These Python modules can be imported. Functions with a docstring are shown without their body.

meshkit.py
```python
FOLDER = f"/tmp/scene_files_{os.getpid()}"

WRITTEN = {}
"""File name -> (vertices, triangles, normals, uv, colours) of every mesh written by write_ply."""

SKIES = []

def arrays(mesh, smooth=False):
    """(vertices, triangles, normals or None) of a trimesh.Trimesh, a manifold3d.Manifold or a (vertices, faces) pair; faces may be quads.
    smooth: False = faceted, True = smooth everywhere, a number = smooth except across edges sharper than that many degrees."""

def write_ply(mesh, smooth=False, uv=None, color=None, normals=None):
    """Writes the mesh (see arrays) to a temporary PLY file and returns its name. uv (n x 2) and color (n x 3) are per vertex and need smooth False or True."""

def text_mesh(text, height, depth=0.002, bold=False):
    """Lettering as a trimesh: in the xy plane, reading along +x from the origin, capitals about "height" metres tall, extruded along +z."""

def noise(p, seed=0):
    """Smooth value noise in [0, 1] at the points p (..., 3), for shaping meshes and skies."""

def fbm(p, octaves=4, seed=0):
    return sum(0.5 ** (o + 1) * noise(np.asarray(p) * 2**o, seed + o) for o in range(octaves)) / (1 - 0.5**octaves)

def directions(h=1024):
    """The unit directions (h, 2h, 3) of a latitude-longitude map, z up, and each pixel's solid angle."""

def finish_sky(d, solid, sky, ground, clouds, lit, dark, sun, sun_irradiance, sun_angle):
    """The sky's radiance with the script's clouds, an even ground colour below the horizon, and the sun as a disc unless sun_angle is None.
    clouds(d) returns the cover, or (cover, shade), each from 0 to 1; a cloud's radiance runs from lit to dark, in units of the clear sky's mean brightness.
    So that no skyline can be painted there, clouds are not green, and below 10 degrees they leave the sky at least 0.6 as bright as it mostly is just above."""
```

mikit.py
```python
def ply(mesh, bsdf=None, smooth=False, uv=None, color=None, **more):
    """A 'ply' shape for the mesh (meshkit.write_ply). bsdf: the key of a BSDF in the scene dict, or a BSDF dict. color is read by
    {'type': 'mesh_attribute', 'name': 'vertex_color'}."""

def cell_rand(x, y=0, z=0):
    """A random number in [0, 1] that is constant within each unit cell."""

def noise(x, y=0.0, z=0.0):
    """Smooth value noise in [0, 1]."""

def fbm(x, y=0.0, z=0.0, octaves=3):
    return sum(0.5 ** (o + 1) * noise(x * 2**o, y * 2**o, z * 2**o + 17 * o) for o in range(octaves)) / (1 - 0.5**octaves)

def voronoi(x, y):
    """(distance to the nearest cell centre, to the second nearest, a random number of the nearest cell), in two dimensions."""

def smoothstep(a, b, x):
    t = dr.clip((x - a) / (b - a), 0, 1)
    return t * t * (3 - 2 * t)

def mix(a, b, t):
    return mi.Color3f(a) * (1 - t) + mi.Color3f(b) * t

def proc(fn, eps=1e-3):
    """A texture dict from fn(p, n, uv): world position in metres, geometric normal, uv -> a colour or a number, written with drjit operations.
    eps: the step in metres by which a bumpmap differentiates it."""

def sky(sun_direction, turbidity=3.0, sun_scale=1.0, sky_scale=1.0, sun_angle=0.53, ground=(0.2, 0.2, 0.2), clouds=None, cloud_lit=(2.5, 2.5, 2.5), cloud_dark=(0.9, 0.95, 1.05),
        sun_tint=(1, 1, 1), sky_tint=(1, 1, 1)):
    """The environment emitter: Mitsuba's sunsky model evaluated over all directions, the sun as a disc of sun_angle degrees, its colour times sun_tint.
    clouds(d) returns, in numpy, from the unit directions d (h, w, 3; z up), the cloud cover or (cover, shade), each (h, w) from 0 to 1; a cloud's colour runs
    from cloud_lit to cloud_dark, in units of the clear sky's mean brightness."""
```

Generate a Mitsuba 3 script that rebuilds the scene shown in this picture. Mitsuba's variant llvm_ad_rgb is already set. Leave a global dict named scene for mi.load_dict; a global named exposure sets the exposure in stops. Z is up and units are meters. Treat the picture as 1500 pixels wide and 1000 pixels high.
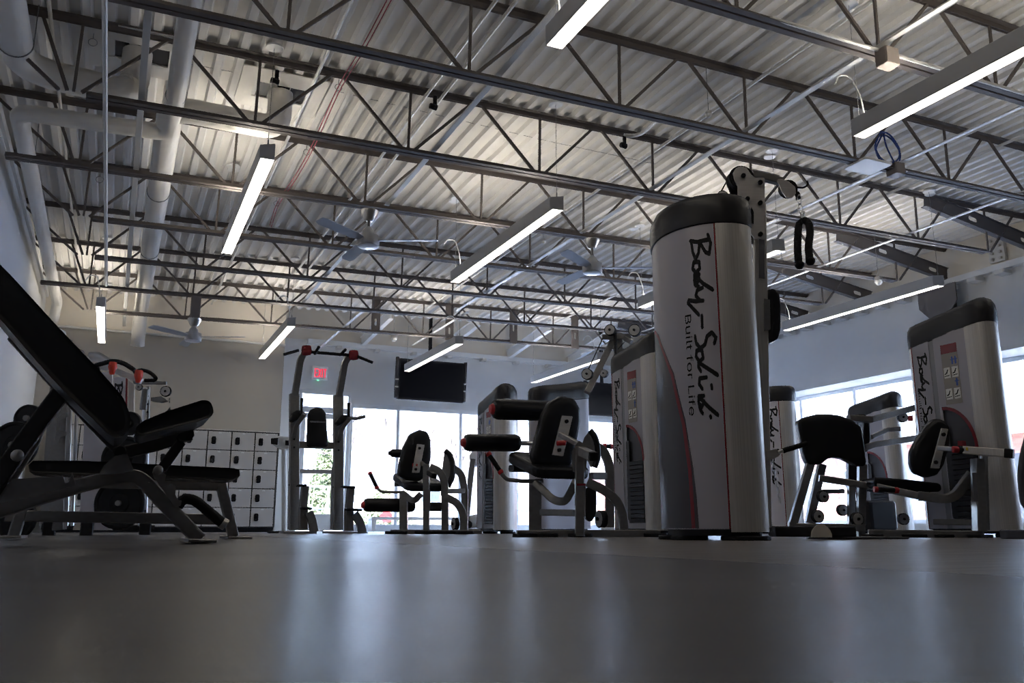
import math
import numpy as np
import trimesh
import mitsuba as mi
import drjit as dr
import shapely
from shapely.geometry import Polygon, LineString
from shapely import affinity
import meshkit
import mikit
from mikit import proc, noise, fbm, smoothstep, mix

T = mi.ScalarTransform4f
scene, labels = {'type': 'scene'}, {}

# ---------------------------------------------------------------- camera
CAM, PITCH, YAW, FOCAL = np.array([0.0, 0.0, 0.06]), math.atan(273 / 1250), math.radians(24.8), 1250
fwd = np.array([math.sin(YAW) * math.cos(PITCH), math.cos(YAW) * math.cos(PITCH), math.sin(PITCH)])
scene['camera'] = {'type': 'perspective', 'fov': math.degrees(2 * math.atan(750 / FOCAL)), 'fov_axis': 'x', 'near_clip': 0.02, 'far_clip': 500,
                   'to_world': T().look_at(origin=CAM.tolist(), target=(CAM + fwd).tolist(), up=[0, 0, 1])}

# ---------------------------------------------------------------- light
exposure = 0.95
LAMP = 3.0          # radiance of the pendant lenses
UPLIGHT = 20.0       # radiance of the unseen upper slots that light the deck
def cloud_cover(d):
    n = meshkit.fbm(np.stack([d[..., 0] * 3, d[..., 1] * 3, d[..., 2] * 5], -1), 4, seed=3)
    return np.clip((n - 0.25) * 2.4, 0, 1) * 0.9
scene['sky'] = {**mikit.sky((-0.25, -0.5, 0.83), turbidity=3.0, sun_scale=45.0, sky_scale=30.0, sun_angle=1.5, clouds=cloud_cover, cloud_lit=(1.1, 1.36, 1.9), cloud_dark=(0.85, 1.03, 1.4), sun_tint=(0.84, 0.97, 1.2)), 'sampling_weight': 14.0}

# ---------------------------------------------------------------- materials
def rgb(c): return {'type': 'rgb', 'value': list(c)}
def mat(name, color, rough=0.5, metal=0.0, spec=0.5, clearcoat=0.0, **more):
    c = color if isinstance(color, dict) else rgb(color)
    r = rough if isinstance(rough, dict) else float(rough)
    scene['m_' + name] = {'type': 'twosided', 'bsdf': {'type': 'principled', 'base_color': c, 'roughness': r, 'metallic': float(metal), 'specular': float(spec), 'clearcoat': float(clearcoat), 'clearcoat_gloss': 0.9, **more}}

def matte(name, color):
    scene['m_' + name] = {'type': 'twosided', 'bsdf': {'type': 'diffuse', 'reflectance': color if isinstance(color, dict) else rgb(color)}}

matte('deck', proc(lambda p, n, uv: mix((0.64, 0.625, 0.60), (0.70, 0.685, 0.66), fbm(p.x * 1.1, p.y * 0.5, p.z))))
mat('joist', proc(lambda p, n, uv: mix((0.082, 0.070, 0.064), (0.105, 0.090, 0.083), fbm(p.x * 2, p.y * 2, p.z * 4))), 0.6, spec=0.3)
mat('joist_dark', (0.07, 0.062, 0.06), 0.5)
matte('paint_pale', proc(lambda p, n, uv: mix((0.66, 0.66, 0.65), (0.70, 0.70, 0.69), fbm(p.x * 1.5, p.y * 1.5, p.z * 1.5))))
mat('unseen_wall_dim', (0.16, 0.15, 0.14), 0.7)  # dark so the unseen back wall throws little light on machine fronts
matte('paint_lit_warm', proc(lambda p, n, uv: mix((0.66, 0.61, 0.53), (0.70, 0.65, 0.57), fbm(p.x * 1.3, p.y * 1.3, p.z * 2))))  # wall paint with warm lamp light put into the colour
matte('paint_shaded', proc(lambda p, n, uv: mix((0.37, 0.345, 0.305), (0.40, 0.375, 0.335), fbm(p.x * 1.5, p.y * 1.5, p.z * 1.5))))  # wall paint darkened, shade put into the colour
mat('floor', proc(lambda p, n, uv: mix((0.014, 0.0125, 0.0145), (0.025, 0.0225, 0.026), fbm(p.x * 2.3, p.y * 2.3, 1.0, 4))),
    proc(lambda p, n, uv: 0.29 + 0.08 * fbm(p.x * 2.0, p.y * 2.0, 5.0)), spec=0.6)
mat('floor_pale', proc(lambda p, n, uv: mix((0.062, 0.056, 0.052), (0.105, 0.095, 0.088), 0.5 * fbm(p.x * 2.0, p.y * 55.0, 2.0) + 0.5 * noise(p.x * 9.0, p.y * 160.0, 4.0))), 0.34, spec=0.4)
mat('concrete_blued', (0.44, 0.48, 0.54), 0.9)  # blue of the daylight put into the pavement colour
mat('aluminium', (0.70, 0.72, 0.74), 0.4, 0.35)
mat('white_trim', (0.70, 0.71, 0.72), 0.45)
mat('pipe', proc(lambda p, n, uv: mix((0.60, 0.575, 0.53), (0.69, 0.665, 0.62), fbm(p.x * 6, p.y * 6, p.z * 6))), 0.55)
mat('conduit', (0.58, 0.57, 0.55), 0.4, 0.2)
mat('fixture', (0.42, 0.42, 0.425), 0.5, 0.15)
mat('white_plastic', (0.68, 0.68, 0.67), 0.4)
mat('wire', (0.20, 0.20, 0.20), 0.4, 0.5)
mat('red_wire', (0.30, 0.06, 0.09), 0.5)
mat('blue_cable', (0.015, 0.04, 0.19), 0.4)
mat('nickel', (0.52, 0.50, 0.47), 0.28, 0.95)
mat('blade', (0.40, 0.42, 0.46), 0.4, 0.2)
mat('black', (0.012, 0.012, 0.013), 0.45)
mat('box_steel', (0.17, 0.145, 0.13), 0.5)
scene['m_glass'] = {'type': 'thindielectric', 'int_ior': 1.5}

# ---------------------------------------------------------------- mesh helpers
V3 = lambda *a: np.array(a, float)
cat_mesh = trimesh.util.concatenate
def tri(v, f): return trimesh.Trimesh(np.asarray(v, float), np.asarray(f, int), process=False)
def box(x0, x1, y0, y1, z0, z1):
    m = trimesh.creation.box((abs(x1 - x0), abs(y1 - y0), abs(z1 - z0)))
    m.apply_translation(((x0 + x1) / 2, (y0 + y1) / 2, (z0 + z1) / 2))
    return m
def rbox(x0, x1, y0, y1, z0, z1, r=0.01):
    """A box with rounded vertical edges and chamfered rims."""
    a, b, h = abs(x1 - x0), abs(y1 - y0), abs(z1 - z0)
    p = shapely.box(-a / 2 + r, -b / 2 + r, a / 2 - r, b / 2 - r).buffer(r, quad_segs=3)
    q = p.buffer(-min(r, h / 3) * 0.5, quad_segs=3)
    m = loft([(q, 0), (p, min(r, h / 3) * 0.5), (p, h - min(r, h / 3) * 0.5), (q, h)], 32)
    m.apply_translation(((x0 + x1) / 2, (y0 + y1) / 2, min(z0, z1)))
    return m
def ring_points(poly, n):
    e = poly.exterior
    c = np.array(poly.centroid.coords[0])
    pts = np.array([e.interpolate(i / n, normalized=True).coords[0] for i in range(n)])
    if not e.is_ccw: pts = pts[::-1]
    k = int(np.argmax((pts - c)[:, 0] * 1.0 + (pts - c)[:, 1] * 1e-3))
    return np.roll(pts, -k, 0)
def loft(layers, n=40):
    """Skins polygons stacked in z: layers of (polygon, z)."""
    rings = [np.c_[ring_points(p, n), np.full(n, z)] for p, z in layers]
    return skin(rings)
def skin(rings, caps=True):
    n = len(rings[0]); v = np.vstack(rings); f = []
    for k in range(len(rings) - 1):
        for i in range(n):
            j = (i + 1) % n
            a, b, c, d = k * n + i, k * n + j, (k + 1) * n + j, (k + 1) * n + i
            f += [[a, b, c], [a, c, d]]
    if caps:
        for k, flip in ((0, True), (len(rings) - 1, False)):
            c = len(v); v = np.vstack([v, rings[k].mean(0)])
            for i in range(n):
                j = (i + 1) % n
                t = [k * n + i, k * n + j, c]
                f.append(t[::-1] if flip else t)
    return tri(v, f)
def frames(pts, up):
    pts = np.asarray(pts, float); t = np.gradient(pts, axis=0) if len(pts) > 2 else np.array([pts[1] - pts[0]] * 2)
    if len(pts) > 2:
        d = np.diff(pts, axis=0); d /= np.linalg.norm(d, axis=1, keepdims=True)
        t = np.vstack([d[:1], d[:-1] + d[1:], d[-1:]])
    t /= np.linalg.norm(t, axis=1, keepdims=True)
    s = np.cross(t, up); s /= np.maximum(np.linalg.norm(s, axis=1, keepdims=True), 1e-9)
    u = np.cross(s, t)
    return pts, t, s, u
def sweep(pts, prof, up=(0, 0, 1)):
    """Sweeps the closed 2D profile (side, up) along the polyline, mitred at the bends."""
    pts, t, s, u = frames(pts, np.asarray(up, float))
    rings = []
    for i in range(len(pts)):
        k = 1.0
        if 0 < i < len(pts) - 1:
            d0 = pts[i] - pts[i - 1]; d0 /= np.linalg.norm(d0)
            k = 1 / max(0.5, float(d0 @ t[i]))
            bend = np.cross(d0, t[i])
            along_u = abs(bend @ s[i]) > abs(bend @ u[i])
        ku, ks = (k, 1) if (0 < i < len(pts) - 1 and along_u) else (1, k)
        rings.append(pts[i] + prof[:, :1] * s[i] * ks + prof[:, 1:] * u[i] * ku)
    return skin(rings)
def rect_prof(w, h, r=0.006, n=2):
    p = shapely.box(-w / 2 + r, -h / 2 + r, w / 2 - r, h / 2 - r).buffer(r, quad_segs=n)
    c = np.array(p.exterior.coords)[:-1]
    return c[::-1] if not p.exterior.is_ccw else c
def circ_prof(r, n=12):
    a = np.arange(n) * 2 * np.pi / n
    return np.c_[np.cos(a), np.sin(a)] * r
def bend(pts, radius=0.06, n=5):
    """Rounds the corners of a polyline with arcs."""
    pts = [np.asarray(p, float) for p in pts]; out = [pts[0]]
    for a, b, c in zip(pts, pts[1:], pts[2:]):
        d0, d1 = a - b, c - b; l0, l1 = np.linalg.norm(d0), np.linalg.norm(d1)
        r = min(radius, 0.45 * l0, 0.45 * l1)
        p0, p1 = b + d0 / l0 * r, b + d1 / l1 * r
        for q in np.linspace(0, 1, n): out.append((1 - q) ** 2 * p0 + 2 * q * (1 - q) * b + q * q * p1)
    out.append(pts[-1])
    return np.array(out)
def bar(pts, w, h, r=0.006, up=(0, 0, 1), radius=0.0):
    pts = bend(pts, radius) if radius else pts
    return sweep(pts, rect_prof(w, h, r), up)
def tube(pts, r, n=12, radius=0.0, up=(0.123, 0.31, 0.9)):
    pts = bend(pts, radius) if radius else pts
    return sweep(pts, circ_prof(r, n), up)
def orient(m, origin, axis):
    """Turns a mesh built along +z so that it stands at origin along axis."""
    axis = np.asarray(axis, float) / np.linalg.norm(axis)
    m.apply_transform(trimesh.geometry.align_vectors([0, 0, 1], axis)); m.apply_translation(origin)
    return m
def lathe(profile, n=24, origin=(0, 0, 0), axis=(0, 0, 1)):
    """Revolves (radius, height) pairs."""
    a = np.arange(n) * 2 * np.pi / n
    rings = [np.c_[np.cos(a) * max(r, 1e-4), np.sin(a) * max(r, 1e-4), np.full(n, h)] for r, h in profile]
    return orient(skin(rings), origin, axis)
def cyl(p0, p1, r, n=16, ch=0.0):
    p0, p1 = np.asarray(p0, float), np.asarray(p1, float); L = np.linalg.norm(p1 - p0)
    prof = [(r - ch, 0), (r, ch), (r, L - ch), (r - ch, L)] if ch else [(r, 0), (r, L)]
    return lathe(prof, n, p0, p1 - p0)
def basis(x, y):
    """4x4 matrix whose columns are the unit vectors x, y, x cross y."""
    x = np.asarray(x, float) / np.linalg.norm(x); y = np.asarray(y, float); y = y - x * (x @ y); y /= np.linalg.norm(y)
    m = np.eye(4); m[:3, 0], m[:3, 1], m[:3, 2] = x, y, np.cross(x, y)
    return m
def plate(poly, origin, x, y, thick):
    """A flat shape (x, y in metres) extruded by thick along x cross y, placed at origin."""
    parts = [trimesh.creation.extrude_polygon(g, thick, engine='earcut') for g in getattr(poly, 'geoms', [poly])]
    m = cat_mesh(parts); mt = basis(x, y); mt[:3, 3] = origin; m.apply_transform(mt)
    return m
def pad(poly, origin, x, y, thick, edge=0.02, n=56):
    """An upholstered pad: the outline with a rounded rim."""
    e = edge
    while e > 0.002 and (poly.buffer(-e * 2.4).is_empty or poly.buffer(-e * 2.4).geom_type != 'Polygon'): e *= 0.75
    lay = [(poly.buffer(-e * 0.9), 0), (poly.buffer(-e * 0.3), e * 0.25), (poly, e * 0.8), (poly, thick - e * 0.8), (poly.buffer(-e * 0.3), thick - e * 0.25), (poly.buffer(-e), thick), (poly.buffer(-e * 2.2), thick + e * 0.12)]
    m = loft(lay, n); mt = basis(x, y); mt[:3, 3] = origin; m.apply_transform(mt)
    return m
def rounded(w, h, r): return shapely.box(-w / 2 + r, -h / 2 + r, w / 2 - r, h / 2 - r).buffer(r, quad_segs=6)

# ---------------------------------------------------------------- scene bookkeeping
used = {}
def key_of(name):
    if name not in used:
        used[name] = 0
        return name
    used[name] += 1
    return '%s_%03d' % (name, used[name])
def put(name, mesh, m, parent=None, smooth=False, **more):
    """ONE shape entry: a thing of one mesh, or a part of its parent."""
    k = key_of(parent + '__' + name if parent else name)
    scene[k] = mikit.ply(mesh, 'm_' + m if isinstance(m, str) else m, smooth, **more)
    return k
def thing(name, label, category, group=None):
    k = key_of(name); labels[k] = {'label': label, 'category': category}
    if group: labels[k]['group'] = group
    return k
def single(name, mesh, m, label, category, group=None, smooth=False, kind=None):
    k = put(name, mesh, m, None, smooth); labels[k] = {'label': label, 'category': category}
    if group: labels[k]['group'] = group
    if kind: labels[k]['kind'] = kind
    return k
def struct(name, mesh, m, label, smooth=False):
    k = put(name, mesh, m, None, smooth); labels[k] = {'label': label, 'category': name.split('_')[0], 'kind': 'structure'}
    return k
def sthing(name, label):
    k = key_of(name); labels[k] = {'label': label, 'category': name.split('_')[0], 'kind': 'structure'}
    return k
def part_label(k, text): labels[k] = {'label': text}
ORD = ['first', 'second', 'third', 'fourth', 'fifth', 'sixth', 'seventh', 'eighth', 'ninth', 'tenth', 'eleventh', 'twelfth', 'thirteenth', 'fourteenth', 'fifteenth', 'sixteenth', 'seventeenth', 'eighteenth']


# ================================================================ the setting
XL, XR, YB, YLOCK, YSTORE, XRET = -1.15, 10.3, -5.5, 14.05, 15.4, 2.37
ROOF0, ROOFX = 3.585, 0.029          # underside of the deck: z = ROOF0 + ROOFX * x
JOIST_SKEW = 0.029
zr = lambda x: ROOF0 + ROOFX * x
struct('floor', box(XL - 0.2, 1.05, YB, YSTORE + 0.15, -0.06, 0), 'floor', 'dark grey rubber floor in the foreground and at the left')
struct('floor', box(1.052, 11.1, YB, YSTORE + 0.15, -0.06, 0), 'floor_pale', 'paler brown-grey fine-grained floor under the machines')

# the corrugated roof deck: one folded sheet, ribs running away from the camera
def deck_sheet():
    pitch, x, prof = 0.1524, XL - 0.2, []
    off = 3.402 - 22 * 0.1524 - 0.0762
    k0, k1 = int((XL - off) / pitch) - 2, int((XR + 0.25 - off) / pitch) + 1
    for k in range(k0, k1):
        b = off + k * pitch
        prof += [(b + 0.000, 0.0), (b + 0.052, 0.0), (b + 0.068, 0.038), (b + 0.136, 0.038)]
    prof = np.array(prof)
    z = ROOF0 + ROOFX * prof[:, 0] + prof[:, 1]
    v = np.vstack([np.c_[prof[:, 0], np.full(len(prof), y), z] for y in (YB, 14.15)])
    n = len(prof); f = []
    for i in range(n - 1): f += [[i, i + n, i + 1], [i + 1, i + n, i + 1 + n]]
    return tri(v, f)
struct('ceiling', deck_sheet(), 'deck', 'off-white corrugated steel roof deck on open joists')
struct('ceiling', cat_mesh([box(XL - 0.3, XR + 0.7, YB - 0.2, 14.17, 4.02, 4.1), box(XRET - 0.3, XR + 0.7, 14.15, YSTORE + 0.4, 4.25, 4.35), box(XRET - 0.3, XR + 0.7, 14.15, 14.17, 3.98, 4.3)]), 'deck', 'unseen flat roof lid over the deck, keeps sun and sky out')  # out of view, closes the gaps where sun would leak in

# walls
struct('wall_left', box(XL - 0.15, XL, YB, YLOCK + 0.1, 0, 4.0), 'paint_pale', 'pale grey long left wall beside the bench')
struct('wall_back', box(XL - 0.15, XR + 0.6, YB - 0.15, YB, 0, 4.05), 'unseen_wall_dim', 'unseen wall behind the camera, darkened to keep machine fronts dim')
struct('wall_far', box(XL, XRET, YLOCK, YLOCK + 0.12, 0, 3.0), 'paint_shaded', 'wall behind the lockers, shade put into its darker colour')
struct('wall_far', box(XL, XRET, YLOCK + 0.02, YLOCK + 0.12, 3.0, 3.95), 'paint_lit_warm', 'upper band of the locker wall, warm lamp light put into its colour')
struct('wall_return', box(XRET - 0.12, XRET, YLOCK + 0.12, YSTORE, 0, 4.3), 'paint_lit_warm', 'short return of wall beside the lockers')
# storefront wall: pieces around the door and the window band
ZH = 2.30
DX0, DX1, WX1 = (2.899, 15.400, 2.127)[0], (3.853, 15.400, 2.181)[0], 9.9
struct('wall_front', cat_mesh([box(XRET, DX0, YSTORE, YSTORE + 0.2, 0, 3.42), box(DX0, DX1, YSTORE, YSTORE + 0.2, 2.50, 3.42), box(DX1, XR + 0.6, YSTORE, YSTORE + 0.2, ZH, 3.42), box(WX1, XR + 0.6, YSTORE, YSTORE + 0.2, 0, ZH)]), 'paint_pale', 'pale grey wall around the glass front')
struct('wall_front', box(XRET, XR + 0.6, YSTORE + 0.01, YSTORE + 0.2, 3.42, 4.3), 'paint_lit_warm', 'wall above the white ledge of the glass front, coloured as if warmly lit')
struct('trim', box(XRET + 0.62, XR, YSTORE - 0.12, YSTORE, 3.33, 3.42), 'white_trim', 'white ledge along the glass front')
# right wall with its deep window recess
ZR = 2.30
XG = 10.86
struct('wall_right', cat_mesh([box(XR, XR + 0.12, YB, YSTORE, ZR, 3.42), box(XR, XG + 0.1, YB, YSTORE, ZR, ZR + 0.06), box(XR, XG + 0.1, YB, YSTORE, 0, 0.12), box(XR, XG + 0.1, 14.2, YSTORE, 0.12, ZR), box(XR, XG + 0.1, YB, 2.6, 0.12, ZR)]), 'paint_pale', 'pale grey wall with the long right window')  # solid run nearest the camera is unseen, keeps window light off machines
struct('wall_right', cat_mesh([box(XR + 0.01, XR + 0.12, YB, YSTORE + 0.2, 3.42, 4.05), box(XR + 0.01, XR + 0.12, 14.1, YSTORE + 0.2, 4.05, 4.3)]), 'paint_lit_warm', 'upper band of the right wall, coloured as if warmly lit')
struct('trim', box(XR - 0.09, XR, YB, YSTORE - 0.12, 3.34, 3.42), 'white_trim', 'white ledge along the right wall')
struct('trim', box(XL, XL + 0.03, YB, YLOCK, 3.42, 3.50), 'paint_pale', 'flat band under the deck along the left wall')

# ledge clips: small grey tabs under the ledges
for i in range(16):
    y = 12.0 - 0.389 * i
    single('ledge_clip', rbox(XR - 0.20, XR - 0.02, y - 0.075, y + 0.075, 3.255, 3.31, 0.01), 'conduit', 'small grey tab under the white ledge on the right wall, %s from the far corner' % ORD[i], 'clip', 'tabs under the right ledge')
for i in range(9):
    x = 3.55 + 0.72 * i
    single('ledge_clip', rbox(x - 0.05, x + 0.05, YSTORE - 0.2, YSTORE - 0.05, 3.27, 3.325, 0.01), 'conduit', 'small grey tab clipped under the white ledge over the glass front, %s from the left' % ORD[i], 'clip', 'tabs under the front ledge')

# ---- windows and door
def window(label, frames_, panes, axis):
    w = sthing('window', label)
    for f in frames_: put('frame', f, 'aluminium', w)
    for g in panes: put('pane', g, scene['m_glass'], w)
    return w
def sheet_y(x0, x1, y, z0, z1): return tri([[x0, y, z0], [x1, y, z0], [x1, y, z1], [x0, y, z1]], [[0, 1, 2], [0, 2, 3]])
def sheet_x(x, y0, y1, z0, z1): return tri([[x, y0, z0], [x, y1, z0], [x, y1, z1], [x, y0, z1]], [[0, 1, 2], [0, 2, 3]])
mull = [DX1 + 0.02, (4.768, 15.450, 1.724)[0], (6.031, 15.450, 1.779)[0]]
while mull[-1] + 1.2 < WX1: mull.append(mull[-1] + 1.2)
mull.append(WX1)
names = ['beside the glass door', 'left of the television', 'under the hanging television', 'behind the black tower cap', 'behind the cable column', 'behind the big silver tower', 'near the far corner', 'at the far corner', 'at the corner end']
for i in range(len(mull) - 1):
    a, b = mull[i], mull[i + 1]
    fr = [rbox(a - 0.03, a + 0.03, YSTORE + 0.02, YSTORE + 0.14, 0.12, ZH - 0.07, 0.006)]
    fr += [rbox(a - 0.03, b + 0.03, YSTORE + 0.0, YSTORE + 0.14, ZH - 0.075, ZH - 0.0, 0.006), rbox(a - 0.03, b + 0.03, YSTORE + 0.0, YSTORE + 0.14, 0.0, 0.12, 0.006)]
    window('tall storefront window ' + names[min(i, 8)], fr, [sheet_y(a + 0.03, b - 0.03, YSTORE + 0.08, 0.12, ZH - 0.075)], 'y')
# right-hand window run
ym = sorted([(10.860, 11.355, 2.082)[1], (10.860, 10.142, 1.932)[1]])
step = ym[1] - ym[0]
ys = [ym[0] + step * k for k in range(-6, 4)]
ys = [y for y in ys if 2.7 < y < 14.2]
edges = [2.6] + ys + [14.2]
for i in range(len(edges) - 1):
    a, b = edges[i], edges[i + 1]
    fr = [rbox(XG - 0.05, XG + 0.05, b - 0.03, b + 0.03, 0.12, ZR, 0.006), rbox(XG - 0.05, XG + 0.05, a, b, ZR - 0.06, ZR, 0.006), rbox(XG - 0.05, XG + 0.05, a, b, 0.12, 0.18, 0.006)]
    window(ORD[len(edges) - 2 - i] + ' window from the far corner in the right wall', fr, [sheet_x(XG, a + 0.03, b - 0.03, 0.18, ZR - 0.06)], 'x')
# door leaf with transom
d = sthing('door', 'aluminium glass entrance door behind the dip station')
Z0 = YSTORE + 0.05
zt, zd = 2.43, 2.08
put('frame', cat_mesh([rbox(DX0, DX1, YSTORE - 0.02, YSTORE + 0.14, 2.43, 2.50, 0.006), rbox(DX0, DX0 + 0.06, YSTORE - 0.01, YSTORE + 0.14, 0, 2.43, 0.006), rbox(DX1 - 0.06, DX1, YSTORE - 0.01, YSTORE + 0.14, 0, 2.43, 0.006), rbox(DX0 + 0.06, DX1 - 0.06, YSTORE + 0.01, YSTORE + 0.13, 2.10, 2.20, 0.006)]), 'aluminium', d)
put('leaf', cat_mesh([rbox(DX0 + 0.07, DX0 + 0.15, Z0, Z0 + 0.05, 0.02, 2.09, 0.005), rbox(DX1 - 0.15, DX1 - 0.07, Z0, Z0 + 0.05, 0.02, 2.09, 0.005), rbox(DX0 + 0.15, DX1 - 0.15, Z0, Z0 + 0.05, 2.0, 2.09, 0.005), rbox(DX0 + 0.15, DX1 - 0.15, Z0, Z0 + 0.05, 0.02, 0.30, 0.005)]), 'aluminium', d)
put('pane', sheet_y(DX0 + 0.15, DX1 - 0.15, Z0 + 0.025, 0.30, 2.0), scene['m_glass'], d)
put('transom_pane', sheet_y(DX0 + 0.06, DX1 - 0.06, Z0 + 0.025, 2.2, 2.43), scene['m_glass'], d)
part_label(put('push_bar', cat_mesh([bar([(DX0 + 0.1, Z0 - 0.06, 1.04), (DX1 - 0.1, Z0 - 0.06, 1.04)], 0.04, 0.07), box(DX0 + 0.1, DX0 + 0.16, Z0 - 0.05, Z0, 1.01, 1.07), box(DX1 - 0.16, DX1 - 0.1, Z0 - 0.05, Z0, 1.01, 1.07)]), 'box_steel', d), 'dark horizontal push bar')

# ---- roof joists: open-web trusses
def joist(k, label):
    Y0 = 4.857 + 1.332 * k
    yy = lambda x: Y0 + JOIST_SKEW * x
    zb, zt_ = (lambda x: 3.017 + ROOFX * x), (lambda x: ROOF0 - 0.024 + ROOFX * x)
    end = -1.02 if k % 3 == 2 else -0.41
    j = thing('roof_joist', label, 'joist', None)
    def angle_pair(x0, x1, zf, up):
        ms = []
        for s in (-1, 1):
            L = np.array([(0.008, -0.022), (0.052, -0.022), (0.052, -0.016), (0.014, -0.016), (0.014, 0.022), (0.008, 0.022)])
            L = L * [s, -1 if up else 1]
            if (s < 0) != up: L = L[::-1]
            ms.append(sweep([(x0, yy(x0), zf(x0)), (x1, yy(x1), zf(x1))], L))
        return cat_mesh(ms)
    put('top_chord', angle_pair(XL, XR, zt_, True), 'joist', j)
    put('bottom_chord', angle_pair(end, 9.22, zb, False), 'joist', j)
    def web(xa, xb, w=0.024):
        put('web', bar([(xa, yy(xa), zb(xa) + 0.01), (xb, yy(xb), zt_(xb) - 0.01)], w, w, 0.004, up=(0, 1, 0)), 'joist', j)
    x = 0.73 - 1.219
    if x - 0.05 > -0.9:
        put('web', bar([(x - 0.09, yy(x), zb(x)), (XL + 0.02, yy(XL), zt_(XL) - 0.06)], 0.024, 0.024, 0.004, up=(0, 1, 0)), 'joist', j)
        web(x - 0.04, XL + 0.42)
    while x < 9.3:
        if x > -0.9: web(x, x + 0.01, 0.02)
        if x + 0.05 > -0.9: web(x + 0.05, x + 0.56)
        if x + 1.219 - 0.05 < 9.2: web(x + 1.219 - 0.05, x + 0.66)
        x += 1.219
    # outrigger: the deep channel that carries the end down to the wall
    a, b = V3(8.2, yy(8.2), zr(8.2) - 0.06), V3(XR - 0.02, yy(XR), 3.50)
    q = shapely.Polygon([(0, -0.09), (1, -0.09), (1, 0.09), (0, 0.09)])
    L = np.linalg.norm(b - a); q = affinity.scale(q, L, 1, origin=(0, 0))
    for t in (0.40, 0.86): q = q.difference(LineString([(t * L - 0.05, 0.0), (t * L + 0.05, 0.0)]).buffer(0.028))
    dirv = (b - a) / L
    zv = np.cross(dirv, V3(0, 1, 0)); zv = zv if zv[2] > 0 else -zv
    web_ = plate(q, a + V3(0, -0.004, 0), dirv, zv, 0.008)
    fl = [bar([a + zv * s * 0.09, b + zv * s * 0.09], 0.07, 0.008, 0.002, up=zv) for s in (-1, 1)]
    put('outrigger', cat_mesh([web_] + fl), 'joist_dark', j)
for k in range(-4, 7):
    far = 6 - k
    joist(k, 'brown open-web steel roof joist, %s from the far end of the deck' % ORD[far])

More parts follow.
